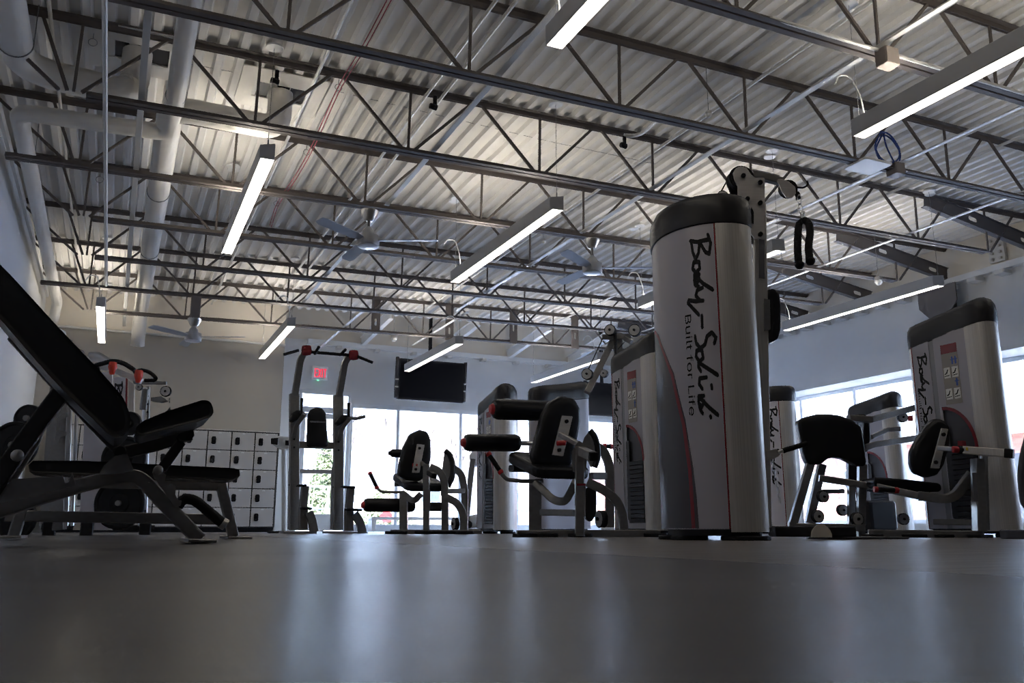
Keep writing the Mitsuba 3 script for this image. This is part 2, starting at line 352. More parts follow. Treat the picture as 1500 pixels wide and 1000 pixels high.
# ---- bridging bars and conduits that run along the room
def run_bar(name, x, y0, y1, z, w, h, m, label, cat, group=None):
    return single(name, bar([(x, y0, z), (x, y1, z)], w, h, 0.003), m, label, cat, group)
for i, (x, y0, y1) in enumerate([(-0.06, YB, 13.9), (2.17, YB, 11.6), (4.36, YB, 11.4), (6.10, YB, 8.3), (7.86, YB, 13.9), (3.08, 11.6, 15.2), (4.55, 11.4, 14.0)]):
    run_bar('bridging_bar', x, y0, y1, 3.055 + ROOFX * x, 0.045, 0.012, 'conduit', ['pale flat bridging bar over the left pipes', 'pale bridging bar crossing the joists left of the second pendant', 'pale bridging bar crossing the joists above the silver tower', 'pale bridging bar between the two right-hand pendants', 'pale bridging bar nearest the right wall', 'pale bridging bar ending above the dip station', 'pale bridging bar ending above the television'][i], 'bar')
for i, (x, y0, y1) in enumerate([(2.07, YB, 12.6), (2.20, YB, 12.6), (4.48, YB, 13.9), (5.03, YB, 13.9), (7.05, YB, 13.9), (7.6, 4.4, 8.4), (1.17, YB, 13.9)]):
    single('conduit', tube([(x, y0, zr(x) - 0.085), (x, y1, zr(x) - 0.085)], 0.015, 8), 'conduit', ['thin pale conduit left of the pair above the second pendant', 'thin pale conduit right of the pair above the second pendant', 'pale conduit above the silver tower', 'pale conduit beside the one above the silver tower', 'pale conduit right of the ceiling cables', 'short pale conduit near the right wall', 'pale conduit above the first pendant'][i], 'conduit', smooth=40)
single('conduit', tube([(-0.275, YB, 2.955), (-0.29, 11.2, 2.955)], 0.017, 10), 'conduit', 'grey conduit hung under the joists towards the far left pendant', 'conduit', smooth=40)
single('conduit', tube([(-0.66, YB, 3.47), (-0.68, 13.9, 3.47)], 0.014, 8), 'pipe', 'thin cream conduit between the left pipes', 'conduit', smooth=40)
single('conduit', tube([(XL + 0.1, YLOCK - 0.03, 2.99), (XRET, YLOCK - 0.03, 2.99)], 0.022, 10), 'conduit', 'long grey conduit across the locker wall', 'conduit', smooth=40)
# conduit strapped under a joist chord with its box
for nm, k, x0, x1, xb in (('third', -1, 3.4, 6.4, 4.36),):
    yj = 4.857 + 1.332 * k + JOIST_SKEW * xb - 0.07
    z = 2.98 + ROOFX * xb
    single('conduit', tube([(x0, yj, z), (x1, yj + 0.03, z + 0.06)], 0.013, 8), 'conduit', 'thin conduit strapped under the top right joist', 'conduit', smooth=40)
    single('junction_box', rbox(xb - 0.06, xb + 0.06, yj - 0.06, yj + 0.04, z - 0.10, z + 0.02, 0.008), 'box_steel', 'square steel junction box under the top right joist', 'box')

# ---- drain pipes at the left
def pipe(name, pts, r, label, rad=0.25):
    return single(name, tube(bend(pts, rad, 9), r, 20), 'pipe', label, 'pipe', smooth=50)
pA = [(-0.86, YB + 0.12, 3.25), (-0.86, 6.45, 3.25), (-0.12, 6.49, 3.22), (-0.12, 6.49, 3.575)]
pipe('drain_pipe', pA, 0.105, 'fat cream drain pipe bending at the upper left corner')
pB = [(0.98, 6.72, 3.60), (0.98, 6.72, 3.28), (0.15, 6.70, 3.28), (0.15, 13.5, 3.28), (0.15, 13.78, 2.75)]
pipe('drain_pipe', pB, 0.10, 'fat cream drain pipe running to the locker wall', 0.2)
pC = [(0.17, YB + 0.1, 3.30), (0.17, 7.05, 3.22), (-0.92, 7.10, 3.20), (-0.95, 13.4, 3.20), (-1.05, 13.8, 2.4)]
pipe('drain_pipe', pC, 0.068, 'thinner cream pipe that crosses to the left wall', 0.12)
for p, r, l in (((-0.86, 6.1, 3.25), 0.108, 'corner'), ((0.15, 8.6, 3.28), 0.103, 'locker wall run'), ((0.15, 10.6, 3.28), 0.103, 'far run'), ((0.17, 6.4, 3.235), 0.071, 'thin pipe'), ((-0.93, 7.9, 3.20), 0.071, 'left wall run')):
    m = trimesh.creation.torus(r, 0.005, 24, 6); m.apply_transform(trimesh.geometry.align_vectors([0, 0, 1], [0, 1, 0])); m.apply_translation(p)
    m = cat_mesh([m, tube([(p[0] + r, p[1], p[2]), (p[0] + r, p[1], zr(p[0]))], 0.004, 6)])
    single('pipe_hanger', m, 'wire', 'thin wire hanger looped around the drain pipe, ' + l, 'hanger')
# drain receivers: plates under the deck where the pipes go through
for x, y, l in ((-0.12, 6.49, 'at the upper left'), (0.98, 6.72, 'above the first pendant')):
    pl = shapely.box(-0.34, -0.34, 0.34, 0.34).difference(shapely.box(-0.22, -0.12, 0.22, 0.14))
    r = thing('drain_receiver', 'cream square deck plate with an opening filled black for shade around the pipe, ' + l, 'plate')
    put('plate', plate(pl, (x, y, zr(x) - 0.012), (1, 0, 0), (0, 1, 0), 0.01), 'pipe', r)
    put('opening', box(x - 0.22, x + 0.22, y - 0.12, y + 0.14, zr(x) + 0.002, zr(x) + 0.03), 'black', r)  # black slab stands in for the shade inside the opening

# ---- pendant lights
scene['m_lens'] = {'type': 'diffuse', 'reflectance': rgb((0.7, 0.7, 0.7))}
def pendant(x, y0, y1, label, cord=None, hang=True):
    z = 2.68; w = 0.052; h = 0.125
    p = thing('pendant_light', label, 'light')
    body = cat_mesh([rbox(x - w, x + w, y0, y1, z + 0.004, z + h, 0.004)])
    put('housing', body, 'fixture', p)
    lens = tri([[x - w + 0.004, y0 + 0.012, z], [x + w - 0.004, y0 + 0.012, z], [x + w - 0.004, y1 - 0.012, z], [x - w + 0.004, y1 - 0.012, z]], [[0, 2, 1], [0, 3, 2]])
    k = put('lens', lens, 'lens', p); scene[k]['emitter'] = {'type': 'area', 'radiance': rgb((LAMP * 1.08, LAMP, LAMP * 0.84)), 'sampling_weight': 1.0}
    part_label(k, 'glowing white lens')
    up = tri([[x - 0.03, y0 + 0.35, z + h + 0.002], [x + 0.03, y0 + 0.35, z + h + 0.002], [x + 0.03, y1 - 0.05, z + h + 0.002], [x - 0.03, y1 - 0.05, z + h + 0.002]], [[0, 1, 2], [0, 2, 3]])
    k = put('unseen_upper_lens', up, 'lens', p); scene[k]['emitter'] = {'type': 'area', 'radiance': rgb((UPLIGHT * 1.09, UPLIGHT, UPLIGHT * 0.84)), 'sampling_weight': 2.0}  # unseen top slot, placed to light the deck
    if hang:
        for y in (y0 + 0.03, y1 - 0.03):
            put('cable', cat_mesh([tube([(x, y, z + h), (x, y, zr(x) - 0.02)], 0.0022, 6), cyl((x, y, z + h), (x, y, z + h + 0.03), 0.006, 8)]), 'wire', p)
            part_label(put('canopy', cyl((x, y, zr(x) - 0.03), (x, y, zr(x) - 0.012), 0.065, 24, 0.004), 'white_plastic', p, 40), 'small white ceiling disc')
    if cord is not None:
        yc = cord
        put('cord', tube(bend([(x - 0.02, yc, z + h - 0.005), (x - 0.03, yc, z + h + 0.12), (x - 0.07, yc + 0.04, z + h + 0.3), (x - 0.16, yc + 0.06, z + h + 0.30), (x - 0.2, yc + 0.06, z + h + 0.22)], 0.12, 6), 0.006, 8), 'white_plastic', p, 50)
    return p
pendant(-0.33, 11.17, 13.5, 'far left pendant light seen end-on beside the pipes', 11.3)
pendant(0.81, 5.98, 8.42, 'slim white pendant light left of the ceiling fan, brightest on the left')
pendant(3.20, 5.99, 8.43, 'long pendant light between the two ceiling fans', 8.2)
pendant(4.44, 1.50, 3.94, 'long pendant light in the upper right corner', 3.85)
pendant(2.02, 1.38, 3.82, 'pendant light cut by the top edge of the picture', 3.7)
pendant(1.97, 11.24, 13.75, 'small pendant light left of the dip station', 11.3)
pendant(4.41, 11.34, 13.85, 'pendant light in front of the hanging television', 11.4)
pendant(8.13, 6.26, 8.72, 'pendant light along the pale right wall', 8.6)
pendant(6.90, 11.5, 14.0, 'far pendant light left of the cable column', 11.7)
pendant(5.66, 6.05, 8.49, 'pendant light half hidden behind the big silver tower', 8.4)
pendant(6.9, 1.45, 3.9, 'unseen pendant light outside the right edge, lights the deck nearby')  # out of view, placed to light the deck at the right
pendant(-0.4, 1.45, 3.9, 'unseen pendant light outside the left edge, lights the deck nearby')  # out of view, placed to light the deck at the upper left

# ---- outside
struct('ground', box(-60, 90, -40, 120, -0.3, -0.07), 'concrete_blued', 'pavement outside the windows, tinted blue for the daylight')


# ================================================================ machine materials
mat('frame', proc(lambda p, n, uv: mix((0.17, 0.165, 0.16), (0.20, 0.195, 0.19), noise(p.x * 60, p.y * 60, p.z * 60))), 0.28, 0.65)
mat('brushed', proc(lambda p, n, uv: mix((0.48, 0.455, 0.425), (0.58, 0.55, 0.515), noise(p.x * 260, p.y * 260, p.z * 2.0))), 0.36, 0.5)
mat('shroud_white', proc(lambda p, n, uv: mix((0.33, 0.315, 0.35), (0.36, 0.345, 0.38), fbm(p.x * 3, p.y * 3, p.z))), 0.38, 0.15)
mat('shroud_dark', (0.035, 0.035, 0.042), 0.34)
mat('shroud_lit', (0.60, 0.58, 0.63), 0.4)  # shroud paint made paler, light on the panel put into the colour
mat('groove', (0.22, 0.22, 0.235), 0.4, 0.3)
mat('red_trim', (0.16, 0.010, 0.016), 0.35)
mat('red_plastic', (0.36, 0.012, 0.014), 0.35)
mat('red_bright', (0.62, 0.045, 0.02), 0.35)
mat('red_foam', (0.17, 0.006, 0.01), 0.7)
mat('cap', (0.010, 0.0095, 0.011), 0.36, spec=0.28)
mat('vinyl', proc(lambda p, n, uv: mix((0.0035, 0.0035, 0.0045), (0.005, 0.005, 0.0065), noise(p.x * 300, p.y * 300, p.z * 300))), 0.38, spec=0.22)
mat('rubber', (0.005, 0.005, 0.006), 0.6, spec=0.15)
mat('ink', (0.005, 0.005, 0.006), 0.5, spec=0.15)
mat('chrome', (0.72, 0.72, 0.73), 0.14, 1.0)
mat('steel_plate', proc(lambda p, n, uv: mix((0.50, 0.47, 0.45), (0.58, 0.55, 0.53), noise(p.x * 9, p.y * 9, p.z * 320))), 0.36, 0.45)
mat('pulley', (0.40, 0.39, 0.385), 0.4, 0.3)
mat('iron', (0.005, 0.005, 0.006), 0.38, spec=0.2)
mat('stack', (0.015, 0.015, 0.018), 0.42, 0.2, spec=0.3)
mat('chart', (0.27, 0.245, 0.22), 0.5)
mat('chart_white', (0.72, 0.70, 0.67), 0.5)
mat('chart_blue', (0.04, 0.09, 0.33), 0.5)
mat('sticker', (0.10, 0.10, 0.11), 0.45)
mat('locker', proc(lambda p, n, uv: mix((0.46, 0.435, 0.415), (0.50, 0.475, 0.455), noise(p.x * 4, p.y * 4, p.z * 4))), 0.45)
mat('locker_edge', (0.045, 0.042, 0.040), 0.5)
mat('screen', (0.002, 0.002, 0.003), 0.3, spec=0.05)
mat('yellow', (0.6, 0.45, 0.05), 0.5)
mat('rope', (0.010, 0.010, 0.011), 0.85)
mat('cream_plate', (0.62, 0.56, 0.48), 0.5)

# ---------------------------------------------------------------- lettering
def stroke(pts, w): return LineString(bend([(x, y, 0) for x, y in pts], 0.5, 4)[:, :2]).buffer(w, quad_segs=3)
def script_logo():
    """The brush-script words Body-Solid as one outline: x runs along the word (0..1), y is letter height (capitals 1)."""
    raw = [[(104, 92), (140, 104), (200, 98)], [(192, 74), (206, 118), (200, 172), (180, 160), (152, 106)], [(152, 106), (147, 160), (132, 190), (117, 150), (108, 96)],
           [(150, 205), (122, 203), (117, 235), (135, 258), (154, 240), (150, 205)], [(152, 268), (128, 266), (126, 292), (140, 312), (152, 290)], [(217, 352), (172, 318), (126, 268)],
           [(126, 292), (130, 318), (150, 330)], [(168, 338), (142, 346), (134, 372), (152, 394)], [(172, 402), (132, 400), (97, 388), (92, 402), (118, 432), (150, 468)],
           [(166, 476), (168, 532)], [(226, 616), (234, 588), (214, 562), (192, 578), (182, 618), (160, 634), (138, 606), (132, 572)],
           [(166, 640), (140, 642), (137, 672), (156, 698), (174, 682), (166, 640)], [(242, 768), (196, 736), (150, 700), (150, 722), (162, 744)],
           [(190, 776), (156, 778), (154, 806), (170, 828)], [(214, 816), (216, 830)], [(178, 862), (152, 862), (152, 894), (168, 914), (180, 890)], [(244, 956), (206, 922), (160, 872)], [(152, 894), (160, 926), (172, 944)], [(210, 962), (212, 966)]]
    geo = []
    for s in raw:
        q = [((y - 75) / 885, (x - (108 + (y - 95) * 0.055)) / 95) for x, y in s]
        geo.append(LineString([(a * 5.6, b) for a, b in q]).buffer(0.072, quad_segs=3))
    return affinity.scale(shapely.union_all(geo).simplify(0.012), 1 / 5.6, 1, origin=(0, 0))
LOGO = script_logo()
def flat_mesh(poly, step):
    """A fine flat triangulation that can be wrapped onto a curved panel."""
    ms = []
    for g in getattr(poly, 'geoms', [poly]):
        v, f = trimesh.creation.triangulate_polygon(g, engine='earcut')
        ms.append(tri(np.c_[v, np.zeros(len(v))], f))
    m = cat_mesh(ms); v, f = trimesh.remesh.subdivide_to_size(m.vertices, m.faces, step)
    return tri(v, f)
def words_poly(text, height):
    m = meshkit.text_mesh(text, height, 0.002)
    return m

# ---------------------------------------------------------------- weight towers
class Tower:
    """A shrouded weight stack. Its long axis lies along 'ang' (radians from +y towards +x); u runs from the near end to the far end,
    v towards the outer (logo) side. side = -1 puts the outer side on the left of u."""
    def __init__(s, cx, cy, length=0.64, thick=0.2, side=-1, ang=0.0, z_near=1.45, rise=-0.07):
        s.c, s.L, s.T, s.z0, s.rise = V3(cx, cy, 0), length, thick, z_near, rise
        s.u = V3(math.sin(ang), math.cos(ang), 0); s.v = V3(math.cos(ang), -math.sin(ang), 0) * side * -1
        s.v = V3(math.cos(ang), -math.sin(ang), 0) * (1 if side > 0 else -1)
        L, t = length / 2, thick / 2
        # outline from the far tip along the outer bulge round the near end and back along the flat inner side
        ctrl = [(L, -t * 0.15), (L * 0.72, t * 0.45), (L * 0.3, t * 0.92), (-L * 0.15, t * 1.08), (-L * 0.6, t * 0.85), (-L * 0.88, t * 0.35), (-L, -t * 0.3), (-L * 0.93, -t * 0.85), (-L * 0.8, -t), (-L * 0.4, -t), (0, -t), (L * 0.4, -t), (L * 0.7, -t), (L * 0.88, -t * 0.96), (L * 0.98, -t * 0.66)]
        from scipy.interpolate import CubicSpline
        c = np.array(ctrl + ctrl[:1]); d = np.r_[0, np.cumsum(np.linalg.norm(np.diff(c, axis=0), axis=1))]
        sp = CubicSpline(d, c, bc_type='periodic'); q = sp(np.linspace(0, d[-1], 241))
        s.ar = np.r_[0, np.cumsum(np.linalg.norm(np.diff(q, axis=0), axis=1))]; s.q = q; s.per = s.ar[-1]
        s.q = q
    def uv(s, a):
        a = np.mod(a, s.per); return np.c_[np.interp(a, s.ar, s.q[:, 0]), np.interp(a, s.ar, s.q[:, 1])]
    def nrm(s, a):
        d = s.uv(np.asarray(a) + 0.004) - s.uv(np.asarray(a) - 0.004); n = np.c_[-d[:, 1], d[:, 0]]; n /= np.linalg.norm(n, axis=1, keepdims=True)
        p = s.uv(np.asarray(a)); flip = np.sign((n * (p - np.array([0, 0]))).sum(1)); flip[flip == 0] = 1
        return n * np.where(np.abs((n * p).sum(1)) > 1e-6, flip, 1)[:, None]
    def P(s, a, z, off=0.0):
        a = np.atleast_1d(a); q = s.uv(a) + s.nrm(a) * off
        w = s.c + q[:, :1] * s.u + q[:, 1:] * s.v; w[:, 2] = z; return w
    def W(s, u, v, z): return s.c + s.u * u + s.v * v + V3(0, 0, z)
    def top(s, u): return s.z0 + s.rise * (np.asarray(u) + s.L / 2) / s.L
    def a_of_u(s, u):          # arc position on the outer side
        k = np.argmin(s.q[:, 0]); return float(np.interp(-u, -s.q[:k, 0], s.ar[:k]))
    def a_inner(s, u):
        k = np.argmin(s.q[:, 0]); return float(np.interp(u, s.q[k:, 0], s.ar[k:]))
    def sheet(s, a0, a1, z0, off=0.0, thick=0.006, n=14, ztop=None, drop=0.0):
        a = np.linspace(a0, a1, n); zt = (s.top(s.uv(a)[:, 0]) if ztop is None else np.full(n, ztop)) - drop
        rings = []
        for o in (off + thick, off):
            rings.append((s.P(a, z0, o), s.P(a, zt, o)))
        v = np.vstack([rings[0][0], rings[0][1], rings[1][0], rings[1][1]]); f = []
        A, B, C, D = 0, n, 2 * n, 3 * n
        for i in range(n - 1):
            for p0, p1, p2, p3 in ((A + i, A + i + 1, B + i + 1, B + i), (C + i + 1, C + i, D + i, D + i + 1), (B + i, B + i + 1, D + i + 1, D + i), (A + i + 1, A + i, C + i, C + i + 1)):
                f += [[p0, p1, p2], [p0, p2, p3]]
        for i in (0, n - 1):
            p = [A + i, B + i, D + i, C + i]; f += [[p[0], p[1], p[2]], [p[0], p[2], p[3]]]
        m = tri(v, f); m.fix_normals(); return m
    def ring(s, grow, z, n=72):
        a = np.linspace(0, s.per, n, endpoint=False); w = s.P(a, 0.0, grow); w[:, 2] = z(s.uv(a)[:, 0]) if callable(z) else z
        return w
    def core(s, grow, z0): return skin([s.ring(grow, z0), s.ring(grow, lambda u: s.top(u) - 0.005)])
    def cap(s, h=0.165, grow=0.014):
        t = lambda d: (lambda u: s.top(u) + d)
        rs = [s.ring(grow - 0.006, t(-0.015)), s.ring(grow, t(-0.008)), s.ring(grow + 0.001, t(h * 0.45)), s.ring(grow - 0.004, t(h * 0.74)), s.ring(grow - 0.02, t(h * 0.92)), s.ring(grow - 0.045, t(h)), s.ring(grow - 0.075, t(h + 0.004))]
        return skin(rs)
    def wrap(s, m, off):       # m: flat mesh whose x is an arc position and y a height
        v = s.P(m.vertices[:, 0], 0, off); v[:, 2] = m.vertices[:, 1]
        w = tri(v, m.faces.copy())
        n0 = np.cross(v[m.faces[:, 1]] - v[m.faces[:, 0]], v[m.faces[:, 2]] - v[m.faces[:, 0]]).sum(0)
        return w
    def logo(s, a_base, a_dir, z_top, length, height, off=0.0078):
        """Script logo reading downwards; letters grow along a_dir from the arc position a_base."""
        g = flat_mesh(affinity.affine_transform(LOGO, [0, a_dir * height, -length, 0, a_base, z_top]), 0.03)
        return s.wrap(g, off)
    def words(s, text, a_base, a_dir, z_top, length, height, off=0.0078):
        m = meshkit.text_mesh(text, height, 0.001); keep = m.triangles_center[:, 2] > 0.0009
        v, f = m.vertices, m.faces[keep]; k = length / (v[:, 0].max() - v[:, 0].min())
        flat = tri(np.c_[a_base + a_dir * v[:, 1], z_top - v[:, 0] * k, v[:, 2] * 0], f)
        return s.wrap(flat, off)

def tower_common(t, key, foot=True):
    put('core', t.core(-0.004, 0.05), 'shroud_dark', key)
    k = put('cap', t.cap(), 'cap', key, 50); part_label(k, 'black moulded cap')
    put('base', skin([t.ring(-0.03, 0.022), t.ring(-0.025, 0.055)]), 'cap', key)
    if foot:
        for u in (-0.36, 0.36):
            c = t.W(u * t.L, 0, 0); put('foot', cyl(c + V3(0, 0, 0.0), c + V3(0, 0, 0.022), 0.085, 22, 0.005), 'rubber', key, 40)

def outer_tower(t, key, logo_z=1.565, logo_len=0.955, panel='shroud_white'):
    """Tower seen from its logo side: white printed panel, red lines, brushed near end."""
    tower_common(t, key)
    q = t.per / 1.683; hz = (logo_z - 1.565)
    af, as_ = 0.03 * q, 0.696 * q
    inner_near = t.a_inner(-t.L * 0.36)
    part_label(put('end_trim', t.sheet(-0.06, af - 0.006, 0.055, 0.001), 'brushed', key, 30), 'thin bright edge trim')
    put('edge_line', t.sheet(af - 0.005, af + 0.001, 0.055, 0.002, 0.006), 'red_trim', key)
    part_label(put('logo_panel', t.sheet(af + 0.002, as_ - 0.008, 0.055, 0.0, 0.006, 32), panel, key, 30), 'pale curved panel with the script logo')
    put('red_line', t.sheet(as_ - 0.008, as_ - 0.001, 0.055, 0.001), 'red_trim', key)
    part_label(put('steel_end', t.sheet(as_, inner_near, 0.04, 0.0, 0.008, 40), 'brushed', key, 30), 'brushed steel wrap at the end')
    dk = [(0.05, 1.16), (0.15, 1.145), (0.25, 1.10), (0.335, 0.99), (0.415, 0.855), (0.485, 0.60), (0.52, 0.36), (0.533, 0.2), (0.538, 0.058)]
    rd = [(0.05, 1.155), (0.16, 1.135), (0.244, 1.085), (0.33, 0.97), (0.398, 0.85), (0.472, 0.575), (0.498, 0.354), (0.504, 0.2), (0.506, 0.06)]
    dark = Polygon([(0.04 * q, 0.058)] + [(a * q, z + hz) for a, z in dk[:-1]] + [(dk[-1][0] * q, 0.058)])
    part_label(put('dark_graphic', t.wrap(flat_mesh(dark, 0.05), 0.0066), 'shroud_dark', key), 'printed charcoal sweep')
    line = LineString([(a * q, z + hz) for a, z in rd]).buffer(0.011).intersection(shapely.box(af + 0.003, 0.058, as_, 1.2))
    put('red_curve', t.wrap(flat_mesh(line, 0.04), 0.0074), 'red_trim', key)
    put('logo', t.logo(0.568 * q, 1, logo_z, logo_len, 0.10 * q), 'ink', key)
    put('slogan', t.words('Built for Life', 0.512 * q, 1, logo_z - 0.427 * logo_len, 0.555 * logo_len, 0.036 * q), 'ink', key)

def inner_tower(t, key, chart=True):
    """Tower seen from the user's side: narrow logo strip, chart, arched window with the weight plates."""
    tower_common(t, key)
    L, T_ = t.L, t.T
    v0 = -T_ / 2
    U = lambda w: L / 2 - w * L                   # w: 0 at the far end, 1 at the near end
    def face(w0, w1, z0, z1fn, th, out):
        p = Polygon([(U(w1), z0), (U(w0), z0), (U(w0), z1fn(U(w0))), (U(w1), z1fn(U(w1)))])
        return on_face(p, th, out)
    def on_face(p, th, out):
        o = t.W(0, v0 - out - th - 0.005, 0)
        m = plate(p, o, t.u, (0, 0, 1), th)
        if np.dot(np.cross(t.u, (0, 0, 1)), t.v) < 0: m.apply_translation(t.v * th)
        return m
    top = lambda u: float(t.top(u)) - 0.004
    a_far, a_near = t.a_inner(U(0.085)), t.a_inner(U(0.78))
    part_label(put('end_trim', t.sheet(a_far, t.per + 0.03, 0.055, 0.002, 0.008, 14), 'brushed', key, 30), 'thin bright steel edge')
    put('edge_line', face(0.085, 0.095, 0.055, top, 0.008, 0.002), 'red_trim', key)
    part_label(put('logo_strip', face(0.095, 0.315, 0.055, top, 0.008, 0.0), 'shroud_white', key), 'narrow white strip with the script logo')
    put('groove', face(0.315, 0.38, 0.055, top, 0.004, 0.0), 'groove', key)
    part_label(put('steel_end', t.sheet(t.a_of_u(-0.28 * L), a_near, 0.04, 0.002, 0.008, 40), 'brushed', key, 30), 'brushed steel wrap at the end')
    panel = Polygon([(U(0.78), 0.055), (U(0.38), 0.055), (U(0.38), top(U(0.38))), (U(0.78), top(U(0.78)))])
    arcp = [(U(0.41 + 0.37 * math.sin(q)), 0.58 + 0.30 * math.cos(q)) for q in np.linspace(0, math.pi / 2, 14)]
    hole = Polygon([(U(0.41), 0.10)] + arcp + [(U(0.78), 0.10)])
    part_label(put('chart_panel', on_face(panel.difference(hole), 0.008, 0.0), 'shroud_white', key), 'pale panel around the arched window')
    red = LineString(arcp).buffer(0.011, cap_style='flat')
    put('red_curve', on_face(red, 0.004, 0.0085), 'red_trim', key)
    # the plates of the weight stack behind the arch
    for i in range(14):
        z = 0.10 + i * 0.035
        c = t.W(U(0.60), v0 - 0.006, z + 0.016)
        m = rbox(-0.115, 0.115, -0.012, 0.012, -0.015, 0.015, 0.004); m.apply_transform(basis(t.u, -t.v) if np.dot(np.cross(t.u, -t.v), (0, 0, 1)) > 0 else basis(-t.u, -t.v)); m.apply_translation(c)
        put('weight_plate', m, 'stack', key)
    k = put('guide_slot', on_face(LineString([(U(0.435), 0.14), (U(0.435), 0.74)]).buffer(0.022), 0.004, 0.0086), 'black', key)
    put('logo', logo_flat(t, U, on_face, 0.165, 0.275, 1.29, 0.70), 'ink', key)
    if chart:
        put('chart', on_face(shapely.box(U(0.67), 0.90, U(0.47), 1.26), 0.002, 0.0085), 'chart', key)
        part_label(put('chart_header', on_face(shapely.box(U(0.67), 1.26, U(0.47), 1.325), 0.002, 0.0085), 'red_trim', key), 'red chart header')
        for (a, b) in ((0.485, 0.98), (0.585, 0.98), (0.485, 1.13), (0.585, 1.13)):
            put('diagram', on_face(shapely.box(U(a + 0.075), b - 0.045, U(a), b + 0.03), 0.002, 0.0105), 'chart_white', key)
            fig = shapely.union_all([LineString([(U(a + 0.015), b - 0.015), (U(a + 0.035), b - 0.01), (U(a + 0.05), b + 0.012)]).buffer(0.004), LineString([(U(a + 0.01), b - 0.03), (U(a + 0.065), b - 0.026)]).buffer(0.0025)])
            put('figure', on_face(fig, 0.001, 0.0126), 'ink', key)
        for a, b in ((0.60, 1.21), (0.64, 1.21), (0.63, 1.055)):
            fig = shapely.union_all([shapely.Point(U(a), b + 0.017).buffer(0.006), LineString([(U(a), b - 0.025), (U(a), b + 0.008)]).buffer(0.007), LineString([(U(a - 0.018), b + 0.002), (U(a + 0.018), b + 0.002)]).buffer(0.004)])
            put('figure', on_face(fig, 0.001, 0.0106), 'chart_blue', key)
def logo_flat(t, U, on_face, w_base, w_top, z_top, length):
    """Script logo on the flat strip: reads downwards, letters grow towards the near end."""
    ub, ut = U(w_base), U(w_top)
    g = affinity.affine_transform(LOGO, [0, ut - ub, -length, 0, ub, z_top]).buffer(0)
    m = on_face(g, 0.001, 0.0085)
    w = meshkit.text_mesh('Built for Life', 0.018, 0.001)
    keep = w.triangles_center[:, 2] > 0.0009; k = 0.34 / np.ptp(w.vertices[:, 0])
    s = np.sign(ut - ub)
    v = np.array([t.W(ub - s * 0.028 + s * y, -t.T / 2 - 0.0145, z_top - 0.27 - x * k) for x, y, _ in w.vertices])
    return cat_mesh([m, tri(v, w.faces[keep])])


# ================================================================ helpers for machines
LAT = V3(math.cos(YAW), -math.sin(YAW), 0); DEP = V3(math.sin(YAW), math.cos(YAW), 0)
def slab(pts, thick, edge=0.015, x=None, y=(0, 0, 1), shift=0.0, n=64):
    """An upholstered pad from the corners of its front outline (points that lie in one plane)."""
    pts = np.asarray(pts, float); x = LAT if x is None else np.asarray(x, float)
    m4 = basis(x, y); o = pts.mean(0); q = (pts - o) @ m4[:3, :2]
    p = Polygon(q).buffer(0); w = 0.03
    while p.buffer(-w * 1.2).is_empty or p.buffer(-w).geom_type != 'Polygon': w *= 0.7
    p = p.buffer(-w).buffer(w, quad_segs=6).buffer(0.012).buffer(-0.012)
    return pad(p, o - m4[:3, 2] * (thick - shift), m4[:3, 0], m4[:3, 1], thick, edge, n)
def slat(pts, thick, x=None, y=(0, 0, 1), r=0.0, shift=0.0):
    pts = np.asarray(pts, float); x = LAT if x is None else np.asarray(x, float)
    m4 = basis(x, y); o = pts.mean(0); p = Polygon((pts - o) @ m4[:3, :2]).buffer(0)
    if r: p = p.buffer(-r).buffer(r, quad_segs=5)
    return plate(p, o - m4[:3, 2] * (thick - shift), m4[:3, 0], m4[:3, 1], thick)
def disc(c, r, th, axis, ch=0.006, n=28):
    axis = np.asarray(axis, float) / np.linalg.norm(axis); c = np.asarray(c, float)
    return cyl(c - axis * th / 2, c + axis * th / 2, r, n, min(ch, r * 0.2))
def put_wheel(key, c, r, axis, th=0.03, m='pulley', name='pulley', rim=True):
    """A cable pulley: grooved disc with a dark tread and a hub bolt."""
    axis = np.asarray(axis, float) / np.linalg.norm(axis)
    k = put(name, lathe([(r * 0.2, -th / 2), (r * 0.86, -th / 2), (r * 0.9, -th * 0.36), (r * 0.9, th * 0.36), (r * 0.86, th / 2), (r * 0.2, th / 2)], 28, c, axis), m, key, 40)
    if rim: put('tread', lathe([(r * 0.88, -th * 0.42), (r, -th * 0.42), (r * 0.93, 0), (r, th * 0.42), (r * 0.88, th * 0.42)], 28, c, axis), 'rubber', k, 40)
    put('bolt', lathe([(r * 0.001, -th * 0.8), (r * 0.22, -th * 0.8), (r * 0.22, th * 0.8), (r * 0.001, th * 0.8)], 6, c, axis), 'ink', k)
def roller(key, p0, p1, r, capm='red_plastic'):
    p0, p1 = V3(*p0), V3(*p1); L = np.linalg.norm(p1 - p0); d = (p1 - p0) / L
    k = put('roller', lathe([(r * 0.55, 0), (r * 0.86, 0.012), (r, 0.045), (r, L - 0.045), (r * 0.86, L - 0.012), (r * 0.5, L)], 26, p0, d), 'vinyl', key, 50)
    part_label(put('end_cap', lathe([(0.001, -0.028), (r * 0.4, -0.022), (r * 0.55, 0.0), (r * 0.5, 0.01)], 20, p0, d), capm, k, 50), 'red end cap')
def grip(key, pts, r=0.016, m='rubber', ends=True):
    k = put('grip', tube(pts, r, 12, 0.05), m, key, 50)
    if ends:
        for e, o in ((0, 1), (-1, -2)):
            a, b = V3(*pts[e]), V3(*pts[o]); d = (a - b) / np.linalg.norm(a - b)
            put('grip_end', cyl(a - d * 0.012, a + d * 0.014, r * 1.25, 14, 0.003), 'red_plastic', k, 40)

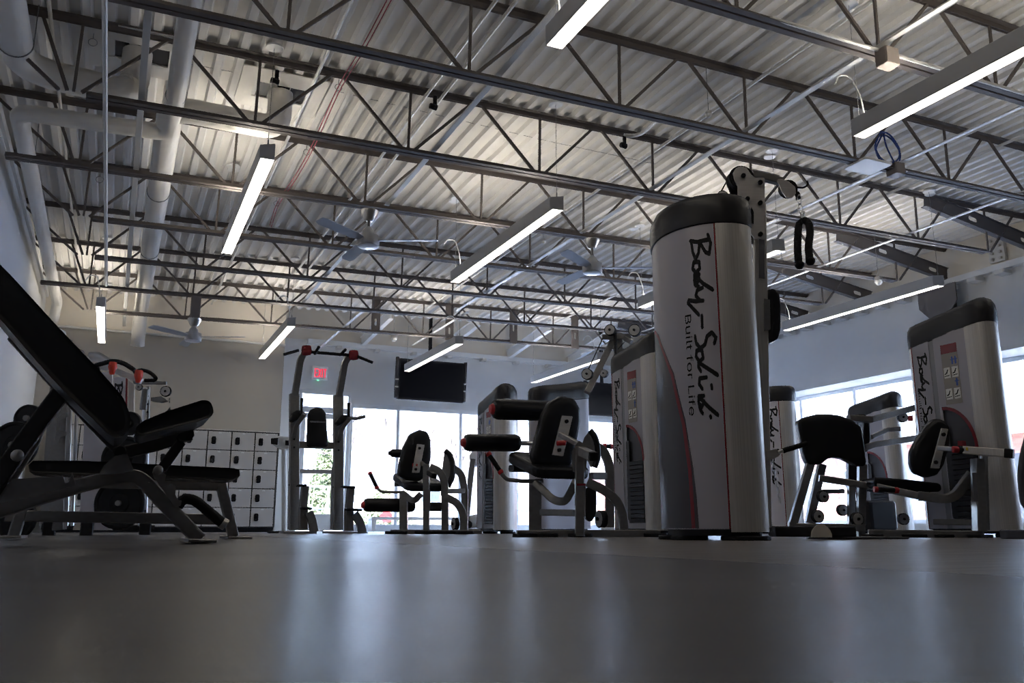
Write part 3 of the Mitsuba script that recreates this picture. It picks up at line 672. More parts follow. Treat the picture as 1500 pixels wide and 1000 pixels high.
# ================================================================ the big silver tower with the high pulley
t = Tower(2.809, 3.698, 0.658, 0.32, -1, -0.1, 1.642, 0.0)
k = thing('weight_tower', 'tall silver weight tower with black cap and large script logo, nearest in the picture', 'weight tower')
outer_tower(t, k)
c = thing('cable_column', 'steel upright with pulleys and rope behind the nearest silver tower', 'cable machine')
put('upright', bar([(3.148, 3.635, 0.064), (3.226, 3.599, 1.872)], 0.05, 0.07, 0.006, up=LAT), 'brushed', c)
part_label(put('sticker', slat([(3.183, 3.569, 1.650), (3.211, 3.556, 1.646), (3.198, 3.562, 1.418), (3.170, 3.575, 1.422)], 0.003), 'sticker', c), 'dark instruction sticker')
pl = [(3.058, 3.610, 1.860), (3.078, 3.601, 1.910), (3.081, 3.600, 1.963), (3.066, 3.607, 2.005), (3.060, 3.609, 2.043), (3.076, 3.602, 2.072), (3.102, 3.590, 2.084), (3.133, 3.576, 2.072), (3.152, 3.567, 2.034), (3.172, 3.557, 2.013), (3.222, 3.535, 2.013), (3.206, 3.542, 1.685), (3.187, 3.551, 1.649), (3.152, 3.567, 1.649), (3.133, 3.576, 1.677), (3.134, 3.575, 1.766), (3.107, 3.588, 1.848)]
part_label(put('head_plate', slat(pl, 0.012, r=0.006), 'steel_plate', c), 'shaped brushed steel plate')
pb = [(V3(*p) + DEP * 0.09 - LAT * 0.02).tolist() for p in pl]
put('rear_plate', slat(pb, 0.012, r=0.006), 'cap', c)
for p in ((3.102, 3.573, 2.019), (3.187, 3.534, 1.978), (3.116, 3.567, 1.879), (3.180, 3.537, 1.854), (3.171, 3.542, 1.668)):
    put('bolt', disc(p, 0.013, 0.02, DEP, 0.003, 12), 'ink', c)  # dark discs stand in for the shaded holes of the plate
put('dark_slot', slat([(3.123, 3.565, 1.802), (3.135, 3.559, 1.830), (3.144, 3.555, 1.802), (3.140, 3.557, 1.729), (3.120, 3.566, 1.737)], 0.002), 'ink', c)  # dark patch drawn for the shade in the plate cut-out
put_wheel(c, (3.131, 3.631, 2.026), 0.072, DEP, 0.05, 'cap')
put_wheel(c, (3.122, 3.790, 1.974), 0.034, DEP)
put('cable', tube([(3.116, 3.793, 2.004), (3.094, 3.660, 2.073)], 0.004, 8), 'ink', c)
put('arm', bar([(3.214, 3.626, 2.065), (3.370, 3.554, 2.022)], 0.045, 0.042, 0.006), 'frame', c)
put('arm_rail', tube([(3.216, 3.625, 2.094), (3.358, 3.560, 2.056)], 0.008, 8), 'chrome', c, 40)
br = [(3.314, 3.536, 2.022), (3.342, 3.523, 2.022), (3.377, 3.507, 2.005), (3.407, 3.493, 1.972), (3.408, 3.493, 1.934), (3.385, 3.503, 1.905), (3.357, 3.516, 1.909), (3.337, 3.525, 1.943)]
part_label(put('pulley_bracket', slat(br, 0.010, r=0.008), 'steel_plate', c), 'rounded steel pulley bracket')
put_wheel(c, (3.404, 3.550, 1.980), 0.052, DEP, 0.04, 'cap')
put('hook', tube([(3.422, 3.519, 1.984), (3.475, 3.495, 1.980), (3.498, 3.484, 2.001), (3.493, 3.487, 2.022)], 0.0055, 8, 0.02), 'ink', c, 40)
put('strap', slat([(3.428, 3.517, 1.963), (3.449, 3.507, 1.955), (3.457, 3.503, 1.917), (3.435, 3.513, 1.909)], 0.02, r=0.003), 'ink', c)
for s_, a in ((1, 'upper'), (0, 'lower')):
    m = trimesh.creation.torus(0.021, 0.0035, 20, 8); m.apply_scale((0.55, 1.35, 1)); m.apply_transform(basis(LAT, (0, 0, 1)))
    m.apply_translation(V3(*(3.446, 3.508, 1.880)) + V3(0, 0, 0.028 * (2 * s_ - 1)))
    put('carabiner', m, 'chrome', c, 50)
pd = put('elbow_pad', slab([(3.222, 3.579, 1.362), (3.261, 3.561, 1.370), (3.287, 3.549, 1.346), (3.290, 3.547, 1.279), (3.281, 3.551, 1.134), (3.264, 3.559, 1.080), (3.229, 3.575, 1.061), (3.205, 3.586, 1.068), (3.223, 3.578, 1.142), (3.231, 3.574, 1.279)], 0.16, 0.02), 'vinyl', c, 50)
put('pad_bracket', slat([(3.195, 3.569, 1.305), (3.222, 3.557, 1.297), (3.215, 3.560, 1.130), (3.184, 3.574, 1.122)], 0.03), 'frame', c)
# rope hanging from the carabiner
r = thing('triceps_rope', 'black twisted rope with knob ends hanging from the high pulley', 'rope')
def twisted(pts, rad, turns):
    pts = bend(pts, 0.08, 7); d = np.r_[0, np.cumsum(np.linalg.norm(np.diff(pts, axis=0), axis=1))]
    q = np.linspace(0, d[-1], 60); c_ = np.c_[[np.interp(q, d, pts[:, i]) for i in range(3)]].T; ms = []
    for ph in (0, 2.1, 4.2):
        a = q / d[-1] * turns * 2 * np.pi + ph
        ms.append(tube(c_ + np.outer(np.cos(a), LAT) * rad * 0.55 + np.outer(np.sin(a), DEP) * rad * 0.55, rad * 0.62, 7))
    return cat_mesh(ms)
put('strand', twisted([(3.463, 3.500, 1.788), (3.444, 3.520, 1.771), (3.440, 3.533, 1.717), (3.430, 3.537, 1.614), (3.432, 3.537, 1.529)], 0.019, 7), 'rope', r, 60)
put('strand', twisted([(3.463, 3.500, 1.788), (3.478, 3.482, 1.760), (3.474, 3.473, 1.703), (3.458, 3.481, 1.613), (3.460, 3.480, 1.540)], 0.019, 7), 'rope', r, 60)
for p in ((3.435, 3.535, 1.521), (3.463, 3.478, 1.532)):
    put('knob', lathe([(0.001, -0.026), (0.016, -0.022), (0.026, -0.008), (0.026, 0.008), (0.016, 0.022), (0.008, 0.03)], 18, p), 'rubber', r, 60)
put('loop', tube([(3.452, 3.505, 1.784), (3.445, 3.509, 1.838), (3.453, 3.505, 1.801), (3.466, 3.499, 1.838), (3.470, 3.497, 1.788)], 0.004, 6, 0.01), 'chrome', r)
# base frame of the tower, on the right of it
b = thing('tower_base', 'dark base rail with half-round end plate right of the nearest tower', 'machine base')
put('rail', bar([(3.213, 3.649, 0.042), (3.669, 3.537, 0.040)], 0.08, 0.055, 0.008), 'cap', b)
put('floor_plate', rbox(3.55, 4.05, 3.48, 3.78, 0.0, 0.012, 0.02), 'cap', b)
c0 = V3(*(3.390, 3.479, 0.015)); c0[2] = 0.0125
hp = shapely.Point(0, 0).buffer(0.055, quad_segs=10).intersection(shapely.box(-0.06, 0, 0.06, 0.06))
part_label(put('end_plate', plate(affinity.scale(hp, 1, 1.2, origin=(0, 0)), c0, LAT, (0, 0, 1), 0.008), 'cream_plate', b), 'cream half-round plate')
for p in ((2.715, 3.702, 0.005), (2.869, 3.411, 0.008)):
    put('foot', cyl((p[0], p[1], 0), (p[0], p[1], 0.022), 0.095, 24, 0.004), 'rubber', b)
# low grip with its chain on the tower's right side
g = thing('pull_handle', 'black tapered handle with chrome carabiner and chain at the low pulley', 'handle')
put('grip', tube([(3.250, 3.566, 0.465), (3.301, 3.542, 0.481), (3.369, 3.511, 0.505)], 0.014, 12), 'rubber', g, 50)
put('socket', tube([(3.250, 3.566, 0.465), (3.219, 3.580, 0.454)], 0.010, 10), 'chrome', g, 50)
put('bracket', slat([(3.150, 3.590, 0.459), (3.207, 3.564, 0.474), (3.218, 3.559, 0.434), (3.150, 3.590, 0.405)], 0.03, r=0.006), 'steel_plate', g)
for i in range(9):
    m = trimesh.creation.torus(0.014, 0.003, 14, 6); m.apply_scale((0.62, 1.25, 1))
    a = i * 1.4; m.apply_transform(basis(LAT * math.cos(a) + DEP * math.sin(a), (0, 0, 1))); m.apply_translation(V3(*(3.194, 3.591, 0.421)) + LAT * (0.0035 * i) - V3(0, 0, 0.0265 * i))
    put('chain_link', m, 'chrome', g, 50)

# ================================================================ the other towers
t5 = Tower(3.96, 5.93, 0.65, 0.28, 1, 0.0, 1.45, -0.1); k5 = thing('weight_tower', 'pale weight tower with a chart, half hidden behind the nearest tower', 'weight tower'); inner_tower(t5, k5)
t7 = Tower(3.88, 8.74, 0.66, 0.27, 1, 0.0, 1.45, -0.15); k7 = thing('weight_tower', 'weight tower with a steep black cap between the two leg machines', 'weight tower'); inner_tower(t7, k7)
tr = Tower(5.40, 4.09, 0.64, 0.27, 1, 0.0, 1.45, -0.095); kr = thing('weight_tower', 'weight tower with chart and slanted black cap at the right edge', 'weight tower'); inner_tower(tr, kr)
t4 = Tower(7.75, 6.95, 0.65, 0.28, 1, 0.0, 1.36, -0.1); k4 = thing('weight_tower', 'far weight tower left of the right-hand tower, cap sloping down to the left', 'weight tower'); inner_tower(t4, k4, False)
t3 = Tower(6.75, 7.60, 0.64, 0.30, -1, 0.0, 1.46, 0.0); k3 = thing('weight_tower', 'weight tower with dark logo and panel coloured as if window-lit, just right of the nearest tower', 'weight tower'); outer_tower(t3, k3, 1.38, 0.86, 'shroud_lit')
t6 = Tower(4.05, 7.68, 0.72, 0.24, -1, math.pi / 2 - 0.2, 1.27, 0.12)
k6 = thing('weight_tower', 'weight tower with a wide low cap behind the seat of the middle leg machine', 'weight tower'); tower_common(t6, k6)
part_label(put('steel_end', t6.sheet(0.0, t6.per * 0.5, 0.05, 0.0, 0.008, 40), 'brushed', k6, 30), 'brushed shroud')
part_label(put('panel', t6.sheet(t6.per * 0.5, t6.per, 0.05, 0.0, 0.008, 40), 'shroud_white', k6, 30), 'pale shroud panel')


# ================================================================ leg machine in the middle
XA = V3(1, 0, 0)
m = thing('leg_machine', 'silver leg machine with black seat and two long rollers, in the middle of the picture', 'gym machine')
bk = put('backrest', slab([(2.925, 5.450, 1.007), (3.033, 5.450, 0.992), (3.083, 5.450, 0.916), (3.081, 5.450, 0.818), (3.037, 5.450, 0.632), (2.996, 5.450, 0.507), (2.917, 5.450, 0.471), (2.796, 5.450, 0.473), (2.710, 5.450, 0.504), (2.683, 5.450, 0.556), (2.722, 5.450, 0.692), (2.773, 5.450, 0.862), (2.829, 5.450, 0.954)], 0.09, 0.03, XA), 'vinyl', m, 50)
pl = put('back_plate', slat([(2.864, 5.340, 0.841), (2.947, 5.340, 0.840), (2.865, 5.340, 0.554), (2.782, 5.340, 0.562)], 0.012, XA), 'steel_plate', bk)
for p in ((2.893, 5.335, 0.801), (2.832, 5.335, 0.595)): put('bolt', disc(p, 0.014, 0.02, (0, 1, 0), 0.003, 10), 'ink', pl)
put('adjuster', bar([(2.826, 5.304, 0.702), (2.844, 5.075, 0.612)], 0.035, 0.035, 0.005), 'frame', m)
part_label(put('knob', cyl((2.753, 5.228, 0.630), (2.813, 5.200, 0.635), 0.018, 14, 0.005), 'red_plastic', m, 40), 'red knob')
seat_o = V3(2.90, 5.66, 0.47)
st = rounded(0.44, 0.56, 0.08)
put('seat', pad(st, seat_o, (1, 0, 0), (0, math.cos(0.28), math.sin(0.28)), 0.085, 0.028), 'vinyl', m, 50)
put('seat_nose', bar([(2.72, 5.90, 0.50), (3.08, 5.90, 0.50)], 0.10, 0.05, 0.02), 'vinyl', m, 50)
roller(m, (2.376, 6.000, 0.688), (2.837, 6.000, 0.704), 0.066)
put('roller_tube', tube([(2.813, 6.000, 0.703), (3.068, 6.000, 0.706)], 0.018, 12), 'chrome', m, 50)
roller(m, (2.501, 5.750, 0.918), (3.031, 5.750, 0.932), 0.078)
grip(m, [(2.448, 5.699, 0.581), (2.525, 5.663, 0.454)], 0.017)
put('handle_tube', tube([(2.525, 5.663, 0.454), (2.561, 5.647, 0.400), (2.711, 5.632, 0.388), (2.846, 5.625, 0.396)], 0.014, 12, 0.05), 'frame', m, 50)
put('seat_frame', bar([(2.747, 5.560, 0.381), (2.848, 5.459, 0.249), (2.898, 5.380, 0.238), (2.917, 5.262, 0.370)], 0.055, 0.055, 0.008, up=DEP, radius=0.08), 'frame', m, 30)
put('seat_post', bar([(2.796, 5.648, 0.371), (2.794, 5.649, 0.026)], 0.09, 0.09, 0.008, up=LAT), 'frame', m)
put('main_post', bar([(2.849, 5.095, 0.007), (2.858, 5.091, 0.595)], 0.095, 0.06, 0.008, up=LAT), 'frame', m)
put('post_head', slat([(2.792, 5.077, 0.568), (2.835, 5.057, 0.637), (2.876, 5.038, 0.605), (2.930, 5.013, 0.582), (2.929, 5.014, 0.532), (2.883, 5.035, 0.513), (2.874, 5.039, 0.431), (2.799, 5.074, 0.431)], 0.06, r=0.006), 'frame', m)
part_label(put('sticker', slat([(2.816, 5.061, 0.345), (2.870, 5.036, 0.345), (2.866, 5.037, 0.135), (2.813, 5.062, 0.135)], 0.003), 'sticker', m), 'dark label with a red top')
put('sticker_head', slat([(2.813, 5.056, 0.350), (2.867, 5.031, 0.350), (2.867, 5.031, 0.336), (2.813, 5.056, 0.336)], 0.003), 'red_trim', m)
put('bracket', bar([(2.835, 5.013, 0.560), (2.826, 4.863, 0.517)], 0.06, 0.06, 0.006), 'frame', m)
part_label(put('tube_end', bar([(2.826, 4.863, 0.517), (2.824, 4.842, 0.511)], 0.056, 0.056, 0.006), 'ink', m), 'black tube end')
put('cross_tube', bar([(2.795, 5.538, 0.169), (2.886, 5.221, 0.160)], 0.045, 0.045, 0.006), 'frame', m)
put('base_rail', bar([(2.504, 5.342, 0.020), (3.464, 5.064, 0.023)], 0.055, 0.05, 0.006), 'frame', m)
for p in ((2.550, 5.321, 0.002), (2.684, 5.259, 0.002), (2.868, 5.119, 0.002), (3.409, 5.034, 0.005)):
    put('foot', rbox(p[0] - 0.07, p[0] + 0.07, p[1] - 0.06, p[1] + 0.06, 0, 0.025, 0.02), 'rubber', m)
put('lever', bar([(3.282, 5.644, 0.673), (3.352, 5.612, 0.642), (3.396, 5.591, 0.529), (3.386, 5.596, 0.065)], 0.065, 0.065, 0.01, up=DEP, radius=0.16), 'frame', m, 30)
put('rear_tube', bar([(3.090, 5.402, 0.381), (3.204, 5.349, 0.323), (3.283, 5.313, 0.251), (3.316, 5.298, 0.160), (3.322, 5.295, 0.051)], 0.062, 0.062, 0.01, up=DEP, radius=0.1), 'frame', m, 30)
put('cross_bar', bar([(3.218, 5.563, 0.436), (3.380, 5.598, 0.442)], 0.05, 0.05, 0.006), 'frame', m)
cam = slat([(3.108, 5.504, 0.639), (3.127, 5.495, 0.714), (3.165, 5.478, 0.765), (3.191, 5.465, 0.734), (3.213, 5.456, 0.654), (3.216, 5.454, 0.574), (3.196, 5.463, 0.505), (3.169, 5.476, 0.495)], 0.05, r=0.01)
put('cam_cover', cam, 'frame', m)
put('cam_rim', tube([(3.160, 5.469, 0.764), (3.191, 5.455, 0.723), (3.212, 5.445, 0.638), (3.210, 5.446, 0.563), (3.186, 5.457, 0.494)], 0.022, 10, 0.05), 'cap', m, 50)
put_wheel(m, (3.229, 5.448, 0.123), 0.062, LAT + 0.4 * DEP, 0.05)
put('counterweight', slat([(3.155, 5.537, 0.354), (3.223, 5.506, 0.344), (3.224, 5.505, 0.162), (3.187, 5.523, 0.099), (3.151, 5.539, 0.123)], 0.08, r=0.02), 'cap', m)

# ================================================================ leg machine to the left of it
m = thing('leg_machine', 'smaller-looking leg machine with roller under its seat, in front of the storefront glass', 'gym machine')
bk = put('backrest', slab([(2.899, 8.600, 1.077), (2.991, 8.600, 1.059), (3.031, 8.600, 0.967), (3.035, 8.600, 0.772), (2.979, 8.600, 0.585), (2.905, 8.600, 0.538), (2.756, 8.600, 0.552), (2.680, 8.600, 0.599), (2.692, 8.600, 0.705), (2.731, 8.600, 0.883), (2.802, 8.600, 1.029)], 0.09, 0.03, XA), 'vinyl', m, 50)
pl = put('back_plate', slat([(2.833, 8.480, 0.912), (2.915, 8.480, 0.908), (2.866, 8.480, 0.618), (2.788, 8.480, 0.616)], 0.012, XA), 'steel_plate', bk)
for p in ((2.858, 8.475, 0.870), (2.823, 8.475, 0.651)): put('bolt', disc(p, 0.014, 0.02, (0, 1, 0), 0.003, 10), 'ink', pl)
put('adjuster', bar([(2.879, 8.584, 0.752), (2.905, 8.352, 0.667)], 0.035, 0.035, 0.005), 'frame', m)
part_label(put('knob', cyl((2.797, 8.512, 0.695), (2.848, 8.488, 0.695), 0.018, 14, 0.005), 'red_plastic', m, 40), 'red knob')
put('seat', pad(st, V3(2.98, 8.86, 0.50), (1, 0, 0), (0, math.cos(0.26), math.sin(0.26)), 0.085, 0.028), 'vinyl', m, 50)
put('seat_nose', bar([(2.80, 9.09, 0.53), (3.16, 9.09, 0.53)], 0.10, 0.05, 0.02), 'vinyl', m, 50)
roller(m, (2.364, 8.750, 0.290), (2.909, 8.750, 0.292), 0.070)
roller(m, (2.706, 9.000, 0.852), (2.860, 9.000, 0.854), 0.045, 'ink')
grip(m, [(2.483, 8.987, 0.630), (2.554, 8.955, 0.479)], 0.018)
put('handle_tube', tube([(2.554, 8.955, 0.479), (2.595, 8.936, 0.436), (2.713, 8.881, 0.428), (2.818, 8.832, 0.436)], 0.014, 12, 0.05), 'frame', m, 50)
put('seat_post', bar([(2.754, 8.642, 0.413), (2.764, 8.637, 0.019)], 0.095, 0.08, 0.008, up=LAT), 'frame', m)
put('seat_frame', bar([(2.745, 8.646, 0.413), (2.834, 8.550, 0.321), (2.880, 8.473, 0.396)], 0.06, 0.05, 0.008, up=DEP, radius=0.08), 'frame', m, 30)
put('main_post', bar([(2.893, 8.302, -0.013), (2.879, 8.309, 0.691)], 0.095, 0.06, 0.008, up=LAT), 'frame', m)
put('bracket', bar([(2.859, 8.153, 0.599), (2.869, 8.038, 0.560)], 0.055, 0.05, 0.006), 'ink', m)
part_label(put('sticker', slat([(2.845, 8.269, 0.436), (2.902, 8.243, 0.436), (2.905, 8.241, 0.227), (2.850, 8.267, 0.227)], 0.003), 'sticker', m), 'dark label')
put('base_rail', bar([(2.566, 8.453, 0.017), (3.456, 8.207, 0.012)], 0.06, 0.055, 0.006), 'frame', m)
for p in ((2.601, 8.382, 0.000), (2.873, 8.256, 0.000), (3.045, 8.177, 0.000), (3.205, 8.103, 0.000)):
    put('foot', rbox(p[0] - 0.10, p[0] + 0.10, p[1] - 0.07, p[1] + 0.07, 0, 0.03, 0.02), 'rubber', m)
put('lever', bar([(3.031, 8.624, 0.688), (3.130, 8.578, 0.645), (3.177, 8.556, 0.517), (3.173, 8.558, 0.389)], 0.075, 0.07, 0.01, up=DEP, radius=0.16), 'frame', m, 30)
put('rear_tube', bar([(3.121, 8.417, 0.377), (3.243, 8.361, 0.314), (3.302, 8.334, 0.204), (3.304, 8.333, 0.033)], 0.075, 0.07, 0.01, up=DEP, radius=0.14), 'frame', m, 30)
put('far_lever', bar([(3.397, 8.896, 0.708), (3.479, 8.857, 0.641), (3.515, 8.841, 0.463), (3.513, 8.842, 0.024)], 0.075, 0.07, 0.01, up=DEP, radius=0.2), 'frame', m, 30)
put('cross_bar', bar([(3.233, 8.641, 0.443), (3.435, 8.658, 0.447)], 0.055, 0.05, 0.006), 'frame', m)
put('rear_post', bar([(3.179, 8.556, 0.403), (3.185, 8.553, 0.025)], 0.07, 0.07, 0.006, up=LAT), 'frame', m)
put('cam_cover', slat([(3.201, 8.711, 0.684), (3.218, 8.703, 0.859), (3.265, 8.681, 0.851), (3.299, 8.665, 0.764), (3.308, 8.661, 0.640), (3.283, 8.673, 0.524), (3.250, 8.688, 0.495)], 0.06, r=0.01), 'frame', m)
put('cam_rim', tube([(3.221, 8.690, 0.873), (3.268, 8.669, 0.836), (3.303, 8.652, 0.712), (3.298, 8.655, 0.596), (3.253, 8.675, 0.488)], 0.028, 10, 0.05), 'cap', m, 50)
put('counterweight', bar([(2.992, 8.532, 0.274), (3.108, 8.478, 0.274)], 0.12, 0.09, 0.02), 'cap', m)
put_wheel(m, (3.208, 8.322, 0.101), 0.062, LAT + 0.5 * DEP, 0.05)

# ================================================================ leg machine at the right
m = thing('leg_machine', 'leg machine with tilted narrow backrest and long silver arm, at the right', 'gym machine')
bk = put('backrest', slab([(5.015, 4.017, 0.786), (5.065, 3.994, 0.777), (5.097, 3.979, 0.740), (5.101, 3.977, 0.676), (5.084, 3.985, 0.588), (5.043, 4.004, 0.475), (4.995, 4.026, 0.407), (4.932, 4.055, 0.389), (4.860, 4.088, 0.421), (4.841, 4.097, 0.484), (4.853, 4.092, 0.566), (4.892, 4.074, 0.634), (4.955, 4.044, 0.731)], 0.09, 0.03), 'vinyl', m, 50)
pl = put('back_plate', slat([(4.957, 3.934, 0.706), (4.995, 3.916, 0.701), (4.916, 3.952, 0.441), (4.868, 3.975, 0.445)], 0.012), 'steel_plate', bk)
for p in ((4.958, 3.927, 0.664), (4.895, 3.956, 0.481)): put('bolt', disc(p, 0.013, 0.02, DEP, 0.003, 10), 'ink', pl)
put('adjuster', bar([(4.895, 3.929, 0.572), (4.938, 3.832, 0.557)], 0.032, 0.03, 0.004), 'chrome', m)
part_label(put('knob', cyl((4.909, 3.835, 0.556), (4.944, 3.818, 0.554), 0.022, 14, 0.005), 'red_plastic', m, 40), 'red knob')
put('knob_base', cyl((4.944, 3.818, 0.554), (4.972, 3.805, 0.552), 0.026, 14, 0.004), 'ink', m, 40)
part_label(put('arm', bar([(4.972, 3.805, 0.552), (5.087, 3.598, 0.520)], 0.05, 0.05, 0.005), 'brushed', m), 'bright square arm')
put('arm_cap', bar([(5.083, 3.600, 0.520), (5.104, 3.557, 0.513)], 0.056, 0.056, 0.006), 'ink', m)
put('arm_tag', slat([(4.954, 3.770, 0.566), (4.978, 3.759, 0.563), (4.976, 3.760, 0.544), (4.952, 3.771, 0.546)], 0.002), 'yellow', m)
put('seat', slab([(4.726, 4.316, 0.402), (4.932, 4.221, 0.384), (5.154, 4.118, 0.356), (5.152, 4.119, 0.301), (4.924, 4.224, 0.301), (4.720, 4.318, 0.333)], 0.38, 0.022), 'vinyl', m, 50)
put('seat_beam', bar([(4.733, 4.313, 0.333), (4.816, 4.230, 0.304), (4.901, 4.125, 0.270)], 0.045, 0.05, 0.006, up=DEP), 'frame', m)
put('seat_frame', bar([(4.901, 4.125, 0.270), (5.021, 4.014, 0.246), (5.041, 3.950, 0.271), (5.081, 3.843, 0.404)], 0.06, 0.055, 0.008, up=DEP, radius=0.12), 'frame', m, 30)
g1 = [(4.567, 4.169, 0.308), (4.689, 4.113, 0.302)]
grip(m, g1, 0.016)
put('main_post', bar([(5.023, 3.793, 0.039), (5.059, 3.776, 0.495)], 0.085, 0.06, 0.008, up=LAT), 'frame', m)
put('stack_guard', bar([(5.105, 3.810, 0.047), (5.143, 3.792, 0.517)], 0.03, 0.04, 0.004, up=LAT), 'frame', m)
part_label(put('sticker', slat([(4.982, 3.768, 0.405), (5.014, 3.753, 0.405), (5.007, 3.756, 0.225), (4.975, 3.771, 0.225)], 0.003), 'sticker', m), 'dark label')
put('base_rail', bar([(4.515, 4.215, 0.025), (5.040, 3.785, 0.018)], 0.06, 0.05, 0.006), 'frame', m)
put('upper_rail', bar([(5.109, 4.194, 0.101), (5.227, 3.974, 0.095)], 0.05, 0.04, 0.006), 'frame', m)
for p in ((4.529, 4.186, -0.005), (4.687, 4.003, -0.004), (4.866, 3.921, -0.004), (4.977, 3.759, -0.003)):
    put('foot', rbox(p[0] - 0.07, p[0] + 0.07, p[1] - 0.05, p[1] + 0.05, 0, 0.02, 0.02), 'rubber', m)
put_wheel(m, (5.044, 4.389, 0.121), 0.04, DEP)
put('selector', rbox(*[v for ab in zip(V3(*(5.112, 3.917, 0.607)) - 0.02, V3(*(5.112, 3.917, 0.607)) + 0.02) for v in ab], 0.006), 'red_trim', m)

# ================================================================ press machine with the broad black pad
m = thing('press_machine', 'press machine with a broad black pad with arched lower edge, right of the nearest tower', 'gym machine')
put('backrest', slab([(4.421, 4.677, 0.811), (4.472, 4.654, 0.840), (4.553, 4.616, 0.860), (4.624, 4.583, 0.862), (4.704, 4.546, 0.850), (4.781, 4.510, 0.816), (4.835, 4.486, 0.767), (4.843, 4.482, 0.645), (4.849, 4.479, 0.505), (4.826, 4.490, 0.488), (4.774, 4.514, 0.495), (4.741, 4.529, 0.519), (4.698, 4.549, 0.543), (4.646, 4.573, 0.553), (4.592, 4.598, 0.539), (4.559, 4.613, 0.505), (4.511, 4.636, 0.500), (4.467, 4.656, 0.505), (4.448, 4.664, 0.558), (4.439, 4.668, 0.621)], 0.10, 0.022), 'vinyl', m, 50)
for a, b in (((4.517, 4.688, 0.513), (4.374, 4.753, 0.083)), ((4.704, 4.767, 0.514), (4.589, 4.820, 0.094)), ((4.853, 4.532, 0.504), (4.811, 4.552, 0.083))):
    put('leg', bar([a, b], 0.055, 0.055, 0.006, up=DEP), 'frame', m)
put('post', bar([(4.848, 4.645, 0.354), (4.827, 4.654, 0.084)], 0.048, 0.05, 0.006, up=DEP), 'frame', m)
put('inner_post', bar([(4.978, 4.750, 0.542), (4.964, 4.757, 0.351)], 0.06, 0.06, 0.006, up=DEP), 'cap', m)
put('upper_arm', bar([(4.829, 4.599, 0.843), (5.017, 4.567, 0.837), (5.559, 4.592, 0.968)], 0.046, 0.046, 0.006, up=DEP), 'frame', m)
put('lower_arm', bar([(4.916, 4.559, 0.625), (5.021, 4.565, 0.654), (5.566, 4.589, 0.735)], 0.044, 0.044, 0.006, up=DEP), 'frame', m)
put('arm_post', bar([(5.561, 4.591, 0.992), (5.551, 4.596, 0.725)], 0.05, 0.05, 0.006, up=DEP), 'frame', m)
part_label(put('arm_bolt', disc((5.505, 4.551, 0.978), 0.024, 0.03, DEP, 0.004, 16), 'white_plastic', m), 'pale round cap')
put('mid_tube', bar([(5.287, 4.827, 0.745), (5.489, 4.844, 0.815), (5.577, 4.804, 0.820)], 0.035, 0.035, 0.005, up=DEP), 'frame', m)
put_wheel(m, (5.396, 4.612, 0.880), 0.038, DEP, 0.03)
part_label(put('tag', slat([(5.414, 4.571, 0.887), (5.442, 4.558, 0.892), (5.439, 4.559, 0.850), (5.410, 4.572, 0.850)], 0.01), 'red_plastic', m), 'red block')
put('side_pad', slab([(5.052, 4.661, 0.862), (5.089, 4.644, 0.852), (5.087, 4.645, 0.720), (5.060, 4.657, 0.608), (5.024, 4.674, 0.618)], 0.12, 0.02), 'vinyl', m, 50)
put('top_pad', slab([(5.107, 4.801, 0.897), (5.136, 4.787, 0.913), (5.174, 4.769, 0.913), (5.210, 4.753, 0.886), (5.198, 4.758, 0.860), (5.114, 4.798, 0.865)], 0.1, 0.02), 'vinyl', m, 50)
for p, r_ in (((4.618, 4.696, 0.279), 0.042), ((4.501, 4.640, 0.139), 0.044), ((4.749, 4.525, 0.121), 0.046), ((4.814, 4.716, 0.186), 0.040)): put_wheel(m, p, r_, DEP - 0.25 * LAT, 0.035)
put('cross_tube', bar([(4.709, 4.819, 0.319), (4.873, 4.743, 0.324)], 0.03, 0.03, 0.005), 'frame', m)
put('seat_beam', bar([(4.545, 4.642, 0.405), (4.840, 4.428, 0.342)], 0.045, 0.05, 0.006, up=DEP), 'frame', m)
put('front_rail', bar([(4.334, 4.717, 0.069), (4.792, 4.506, 0.060)], 0.05, 0.05, 0.006), 'frame', m)
put('low_motor_box', rbox(*[v for ab in zip(V3(*(5.578, 5.134, 0.173)) - V3(0.16, 0.1, 0.13), V3(*(5.578, 5.134, 0.173)) + V3(0.16, 0.1, 0.10)) for v in ab], 0.03), 'cap', m)
for p in ((4.335, 4.716, 0.027), (4.607, 4.811, 0.026), (4.807, 4.554, 0.027)):
    put('foot', bar([(p[0], p[1], 0.0), (p[0], p[1], 0.10)], 0.05, 0.05, 0.005, up=LAT), 'frame', m)

# ================================================================ tall cable column with the rope, behind the middle
m = thing('cable_column', 'tall slim cable column with angled brace and pulleys behind the middle leg machine', 'cable machine')
put('upright', bar([(4.399, 7.111, 0.009), (4.446, 7.089, 1.956)], 0.075, 0.075, 0.006, up=LAT), 'frame', m)
put('brace', bar([(4.051, 7.051, 1.326), (4.375, 7.067, 1.889)], 0.062, 0.06, 0.006, up=DEP), 'frame', m)
put('arm', bar([(4.245, 7.072, 1.892), (4.501, 6.953, 1.899)], 0.05, 0.055, 0.006), 'frame', m)
put('arm_end', bar([(4.440, 6.981, 1.892), (4.479, 6.909, 1.833)], 0.05, 0.05, 0.006), 'frame', m)
for p, r_ in (((4.267, 6.951, 1.941), 0.055), ((4.484, 6.851, 1.938), 0.06), ((4.057, 7.048, 1.506), 0.055), ((4.359, 7.239, 1.566), 0.04)): put_wheel(m, p, r_, DEP + 0.4 * LAT, 0.05)
put('cable', tube([(4.225, 7.026, 1.874), (4.067, 7.044, 1.553)], 0.005, 6), 'ink', m)
put('cable', tube([(4.464, 6.970, 1.872), (4.382, 7.008, 1.769)], 0.004, 6), 'ink', m)
